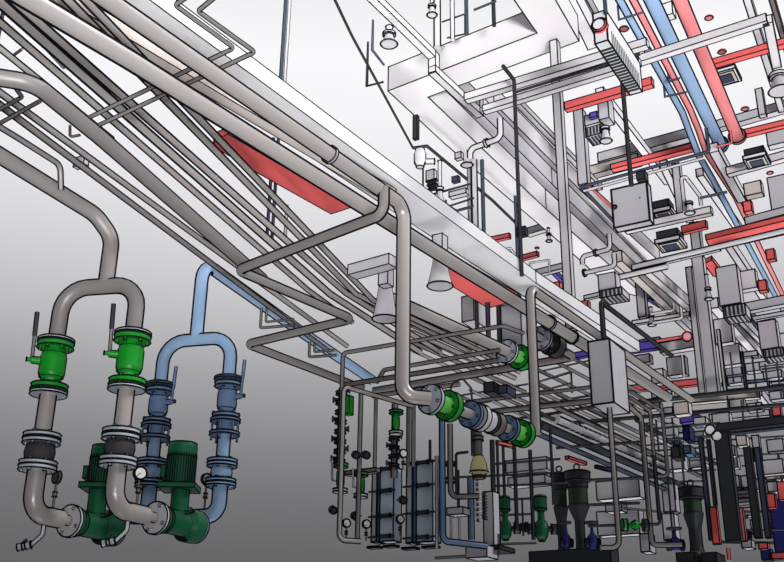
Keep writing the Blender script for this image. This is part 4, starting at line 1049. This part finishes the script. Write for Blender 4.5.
# dark diagonal main bundle lower right
for lab,x0,y0,x1,y1,h,wd,mt in (
 ('top dark diagonal pipe under the hanging box',536,398,700,476,2.9,5,'dgrey'),
 ('pale corrugated diagonal hose under the hanging box',556,419,668,468,2.9,10,'pale'),
 ('thick black diagonal pipe below the corrugated hose',540,424,700,494,2.7,9,'black'),
 ('second thick black diagonal pipe, lowest of the bundle',534,432,690,500,2.6,6,'navy'),
 ('thin pale diagonal tube above the corrugated hose',560,408,706,478,3.0,4,'grey'),
 ('thin diagonal tube between the dark columns and the bent conduits',640,430,712,468,3.1,4,'pale'),
 ('black diagonal tube near the dark double columns',636,420,716,464,3.1,4,'black'),
 ('dark diagonal tube left of the hanging box drop pipe',530,408,606,444,2.9,4,'black'),
 ('lower dark diagonal tube behind the vertical grey pipe',520,412,600,452,2.8,4,'dgrey')):
    rg=[(0,.1+.04*k,1.05,.12,'pale') for k in range(20)] if 'pale corrugated' in lab else ()
    pipe('hose' if rg else 'steel_pipe',lab,'pipe',[('Z',x0,y0,h),(x1,y1)],wd,mt,0,seg=12,rings=rg)
# black cross pipes
for lab,x0,y0,x1,y1,h,wd,mt in (
 ('upper long black cross pipe reaching the right edge',610,405,792,386,3.3,5,'black'),
 ('lower long black cross pipe reaching the right edge',560,424,792,404,3.15,4,'black'),
 ('dark cross pipe behind the vertical grey pipe, upper',466,402,592,387,2.9,4,'dgrey'),
 ('dark cross pipe behind the vertical grey pipe, lower',470,414,600,400,2.8,6,'dgrey'),
 ('thin black cross pipe left of the three bent conduits',556,448,640,442,2.6,3,'black'),
 ('thin navy cross pipe right of the three bent conduits',664,440,716,436,2.9,3,'navy'),
 ('thin dark cross pipe in front of the tall duct column foot',640,430,720,423,3.0,2.5,'navy'),
 ('pair rail behind the black vessels, upper',588,480,664,477,2.4,3,'black'),
 ('thin cross pipe behind the bent conduits near the floor',586,505,640,503,1.9,3,'black'),
 ('thin navy cross pipe behind the bent conduits near the floor',624,508,662,512,1.9,2.5,'navy')):
    pipe('steel_pipe',lab,'pipe',[('Z',x0,y0,h),(x1,y1)],wd,mt,0,seg=10)
# black square ducts and double columns
d0=at(718,432,10.8)
t=thing('black_duct','thick black twin duct from the right edge turning down as a column to the floor','duct',d0)
e=slide(d0,EX,px=800); beam('upper_run',None,None,d0,e,.09,.08,'black',parent=t); beam('second_run',None,None,d0-EZ*.0+EY*.16,e+EY*.16,.08,.08,'navy',parent=t)
dn=slide(d0+EX*.03,EZ,py=541); beam('drop',None,None,d0+EX*.03,dn,.15,.1,'black',parent=t)
for x,y in ((710,430),(717,436)):
    c=at(x,y,10.6); MB().lathe(c,CF,[(.055,0),(.055,.02)],seg=16,sharp=[0]).build('elbow_cap','pale',t)
column('column','left dark column of the pair at lower right','column',753,448,538,12,9,None,'black')
column('column','right dark column of the pair at lower right','column',763,448,538,12.2,7,None,'navy')
column('column','thin dark column left of the black duct drop','column',706,438,540,11.6,5,None,'navy')
column('column','slim dark column between black vessel and black duct','column',712,440,505,12.4,4,None,'black')
rect('red_board','red upright panel left of the black duct drop','panel',713,507,720,544,11.2,'red',.06)
rect('red_board','red upright panel right of the black duct drop','panel',738,508,746,541,10.6,'red2',.06)
rect('call_point','red square box low at right beside the dark columns','box',766,494,776,508,12.2,'red',.1)
rect('red_board','red panel cut by the right edge above the blue pipe','panel',779,482,792,500,12.2,'red',.1)
rect('blue_tank','dark blue body at the right edge near the floor','tank',776,500,792,556,12.4,'dblue',.3)
rect('tank_plinth','small dark blue base near the floor at right','box',762,549,771,560,11.8,'dblue',.15)
rect('red_fitting','small orange-red fitting near the floor left of blue base','fitting',759,543,768,549,11.7,'red',.1)
rect('red_fitting','low orange-red fitting at the right edge by the floor','fitting',772,553,790,559,11.7,'red',.1)
pipe('steel_pipe','red pipe stub at the foot of the black duct drop','pipe',[('D',728,548,11.3),('V',560)],4,'red',0)
bar('red_strip','small red strip light left of the black vessels','lamp',567,459,585,465,2.9,4,.04,'red')
bar('blue_strip','small blue strip right of the middle black vessel','strip',596,468,612,472,2.9,3,.04,'dblue')
bar('red_strip','thin red bar under the lower green valve','strip',497,444,513,448,2.2,3,.03,'red')
RECTS2=[('pale wall panel behind the hanging box drop pipe',597,482,640,500,13,'pale'),
('grey wall panel right of the hanging box drop pipe',606,500,622,512,13.3,'duct2'),
('large pale wall panel low behind bent conduits',598,512,640,536,13.6,'pale'),
('grey panel right of the bent conduits near the floor',664,484,676,512,13.6,'duct2'),
('pale panel right of the bent conduits near the floor',664,514,676,540,13.4,'pale'),
('small grey floor box by the pale elbow',641,534,650,552,10.6,'duct2'),
('pale panel between the dark columns at lower right, upper',742,476,750,488,13,'pale'),
('second pale panel between the dark columns at lower right, upper',731,476,740,488,13,'pale'),
('pale shelf between the dark columns at lower right',732,491,750,495,13,'pale'),
('lower pale shelf between the dark columns at lower right',734,499,751,503,13,'pale'),
('grey panel above the green band vessel at right',668,456,684,470,13.2,'duct2'),
('pale block low among the dark columns near the floor',742,540,752,548,12.8,'pale'),
('blue instrument box right of the bent conduits',684,446,691,454,11.4,'bluegrey'),
('dark instrument box left of the blue one',672,447,680,458,11.5,'black'),
('blue-grey device beside violet block under black pipe',684,426,690,440,11.5,'dblue'),
('pale panel left of the violet block under black pipe',664,424,674,436,12.5,'pale'),
('pale long panel below the black duct near the right edge',766,470,784,480,13.2,'duct2'),
('pale panel right of the right dark column',768,482,778,492,13.2,'pale'),
('pale block near the floor right of the dark columns',768,524,775,534,12.9,'pale')]
for lab,x0,y0,x1,y1,d,mt in RECTS2: rect('equipment_box',lab,'box',x0,y0,x1,y1,d,mt,.2)

# ------------------------------------------------------------------ crowd of background pipes and panels
def crowd(rows, name, label, cat, group, fn):
    for r_ in rows: fn(r_, name, label, cat, group)
def xp(r_, name, label, cat, group):
    x0,y0,x1,y1,h,wd,mt=r_; pipe(name,label,cat,[('Z',x0,y0,h),(x1,y1)],wd,mt,0,seg=8,group=group)
def vp(r_, name, label, cat, group):
    x,y0,y1,d,wd,mt=r_; pipe(name,label,cat,[('D',x,y0,d),('V',y1)],wd,mt,0,seg=8,group=group)
def bx(r_, name, label, cat, group):
    x0,y0,x1,y1,d,mt=r_; rect(name,label,cat,x0,y0,x1,y1,d,mt,.14,group=group)
crowd([(412,316,500,356,3.9,4.5,'grey'),(412,326,470,352,3.95,4,'grey2'),(426,340,500,374,3.9,4.5,'grey'),(538,370,600,400,3.8,4,'grey'),(538,384,646,436,3.6,4.5,'grey2'),(540,392,640,440,3.5,4,'grey'),(470,376,530,404,3.8,4,'grey2'),(412,350,520,400,3.7,4,'grey'),(620,400,690,436,3.8,3.5,'grey'),(452,392,560,446,3.4,3.5,'grey2'),(470,390,570,438,3.5,3.5,'grey'),(500,396,590,438,3.5,4,'grey2'),(540,398,600,426,3.6,3.5,'grey'),(556,394,606,418,3.7,3,'grey')],
 'steel_pipe','slim grey pipe running back behind the flanged green valves','pipe','slim pipes behind the green valves',xp)
crowd([(538,372,592,360,4.6,2,'navy'),(452,408,530,394,3.8,2.5,'black'),(540,404,600,394,3.9,2.5,'navy'),(458,396,528,384,3.9,2,'navy'),(540,416,610,404,3.4,3,'black'),(470,426,560,412,3.3,2.5,'black'),(556,412,604,404,3.6,2,'black')],
 'conduit','thin dark cross conduit in the tangle around the vertical grey pipe','conduit','dark conduits around the vertical pipe',xp)
crowd([(636,452,712,447,3.0,2,'black'),(640,436,716,430,3.1,2,'black'),(664,462,720,459,2.9,2,'navy'),(668,472,716,470,2.8,2,'black'),(664,482,708,481,2.7,2,'navy'),(640,446,684,442,3.2,1.8,'black')],
 'conduit','thin dark cross conduit between bent conduits and black duct drop','conduit','dark conduits left of the black duct drop',xp)
crowd([(728,440,784,436,3.4,2,'black'),(736,456,784,453,3.3,2,'navy'),(742,466,784,463,3.2,2,'black'),(730,484,784,482,2.8,2,'navy'),(730,512,784,511,2.2,2.5,'black'),(724,530,784,530,1.9,2,'navy'),(722,542,780,543,1.9,3,'black'),(740,372,784,367,4.8,2,'navy'),(726,390,784,384,4.4,2,'black'),(738,340,784,333,5.4,1.8,'navy')],
 'conduit','thin dark cross conduit among the boxes at lower right edge','conduit','dark conduits at the lower right edge',xp)
crowd([(730,352,384,13.2,1.8,'navy'),(752,356,396,13.2,2,'black'),(776,358,398,13.2,2,'navy'),(765,364,388,13.4,1.8,'black'),(727,396,424,13,2,'black'),(741,400,426,13,2,'navy'),(756,402,426,13,2,'black'),(770,404,424,13,2,'navy'),(776,438,500,13,2.5,'black'),(745,440,500,13,2,'navy'),(784,440,500,13,3,'black')],
 'conduit','thin dark upright conduit right of the tall duct column','conduit','upright conduits right of the tall column',vp)
crowd([(664,440,540,12.6,2,'black'),(671,452,500,12.6,2,'navy'),(646,470,534,12.6,2,'black'),(656,420,452,12.6,2,'navy'),(672,418,446,12.6,2,'black'),(680,440,486,12.6,2,'navy')],
 'conduit','thin dark upright conduit behind the three bent conduits','conduit','upright conduits behind the bent conduits',vp)
crowd([(640,340,660,346,14.5,'duct2'),(634,356,650,364,14.5,'duct'),(652,392,672,398,14.5,'duct2'),(644,404,660,410,14.5,'pale'),(664,408,673,416,14.5,'duct2')],
 'equipment_box','pale box showing between the beige diagonal pipes','box','pale boxes behind the diagonal pipes',bx)
crowd([(726,368,742,376,14.5,'duct2'),(746,364,760,372,14.5,'pale'),(764,372,782,379,14.5,'duct2'),(748,384,770,390,14.5,'duct'),(728,378,742,384,14.5,'pale'),(770,392,784,400,14.5,'duct2'),(730,400,744,408,14.5,'pale'),(748,404,762,411,14.5,'duct2')],
 'equipment_box','small pale box in the clutter between tall column and right edge','box','pale boxes right of the tall column',bx)
crowd([(728,456,738,468,14,'duct2'),(752,480,762,490,14,'pale'),(768,484,782,492,14,'duct2'),(740,508,752,516,14,'pale'),(768,510,780,520,14,'duct2'),(726,516,732,536,14,'pale'),(752,520,758,534,14,'duct2')],
 'equipment_box','small pale box behind the dark columns near the floor','box','pale boxes behind the dark columns',bx)
crowd([(640,424,652,432,14,'duct2'),(668,440,678,446,14,'pale'),(692,432,704,442,14,'duct2'),(690,458,702,468,14,'pale'),(650,456,662,466,14,'duct2'),(694,418,706,426,14,'pale')],
 'equipment_box','small pale box behind the bent conduits under black cross pipes','box','pale boxes behind the bent conduits',bx)
for lab,x0,y0,x1,y1,h,wd in (('small red beam left of the long black rod',486,243,510,238,7.2,4),('small red beam right of the long black rod',508,264,538,256,6.8,4)):
    bar('red_beam',lab,'beam',x0,y0,x1,y1,h,wd,.08,'red')
rect('call_point','small red box behind the slender column near the tray end','box',552,283,560,293,14,'red',.1)
rect('call_point','small red box below the looped white pipes at the tray end','box',578,302,588,310,14,'red',.1)
pipe('frame_rail','pale square rail frame behind the black rod above the tray','rail',[('Z',496,252,7.4),(510,248),(516,256)],3,'pale',.3)
pipe('frame_rail','second pale square rail frame right of the black rod','rail',[('D',531,286,13),('V',263),(549,260),('V',274)],2.5,'pale',.3)
bar('violet_tube','small violet bar right of the black rod behind the tray','tube',552,272,562,282,6.4,4,.08,'purple')
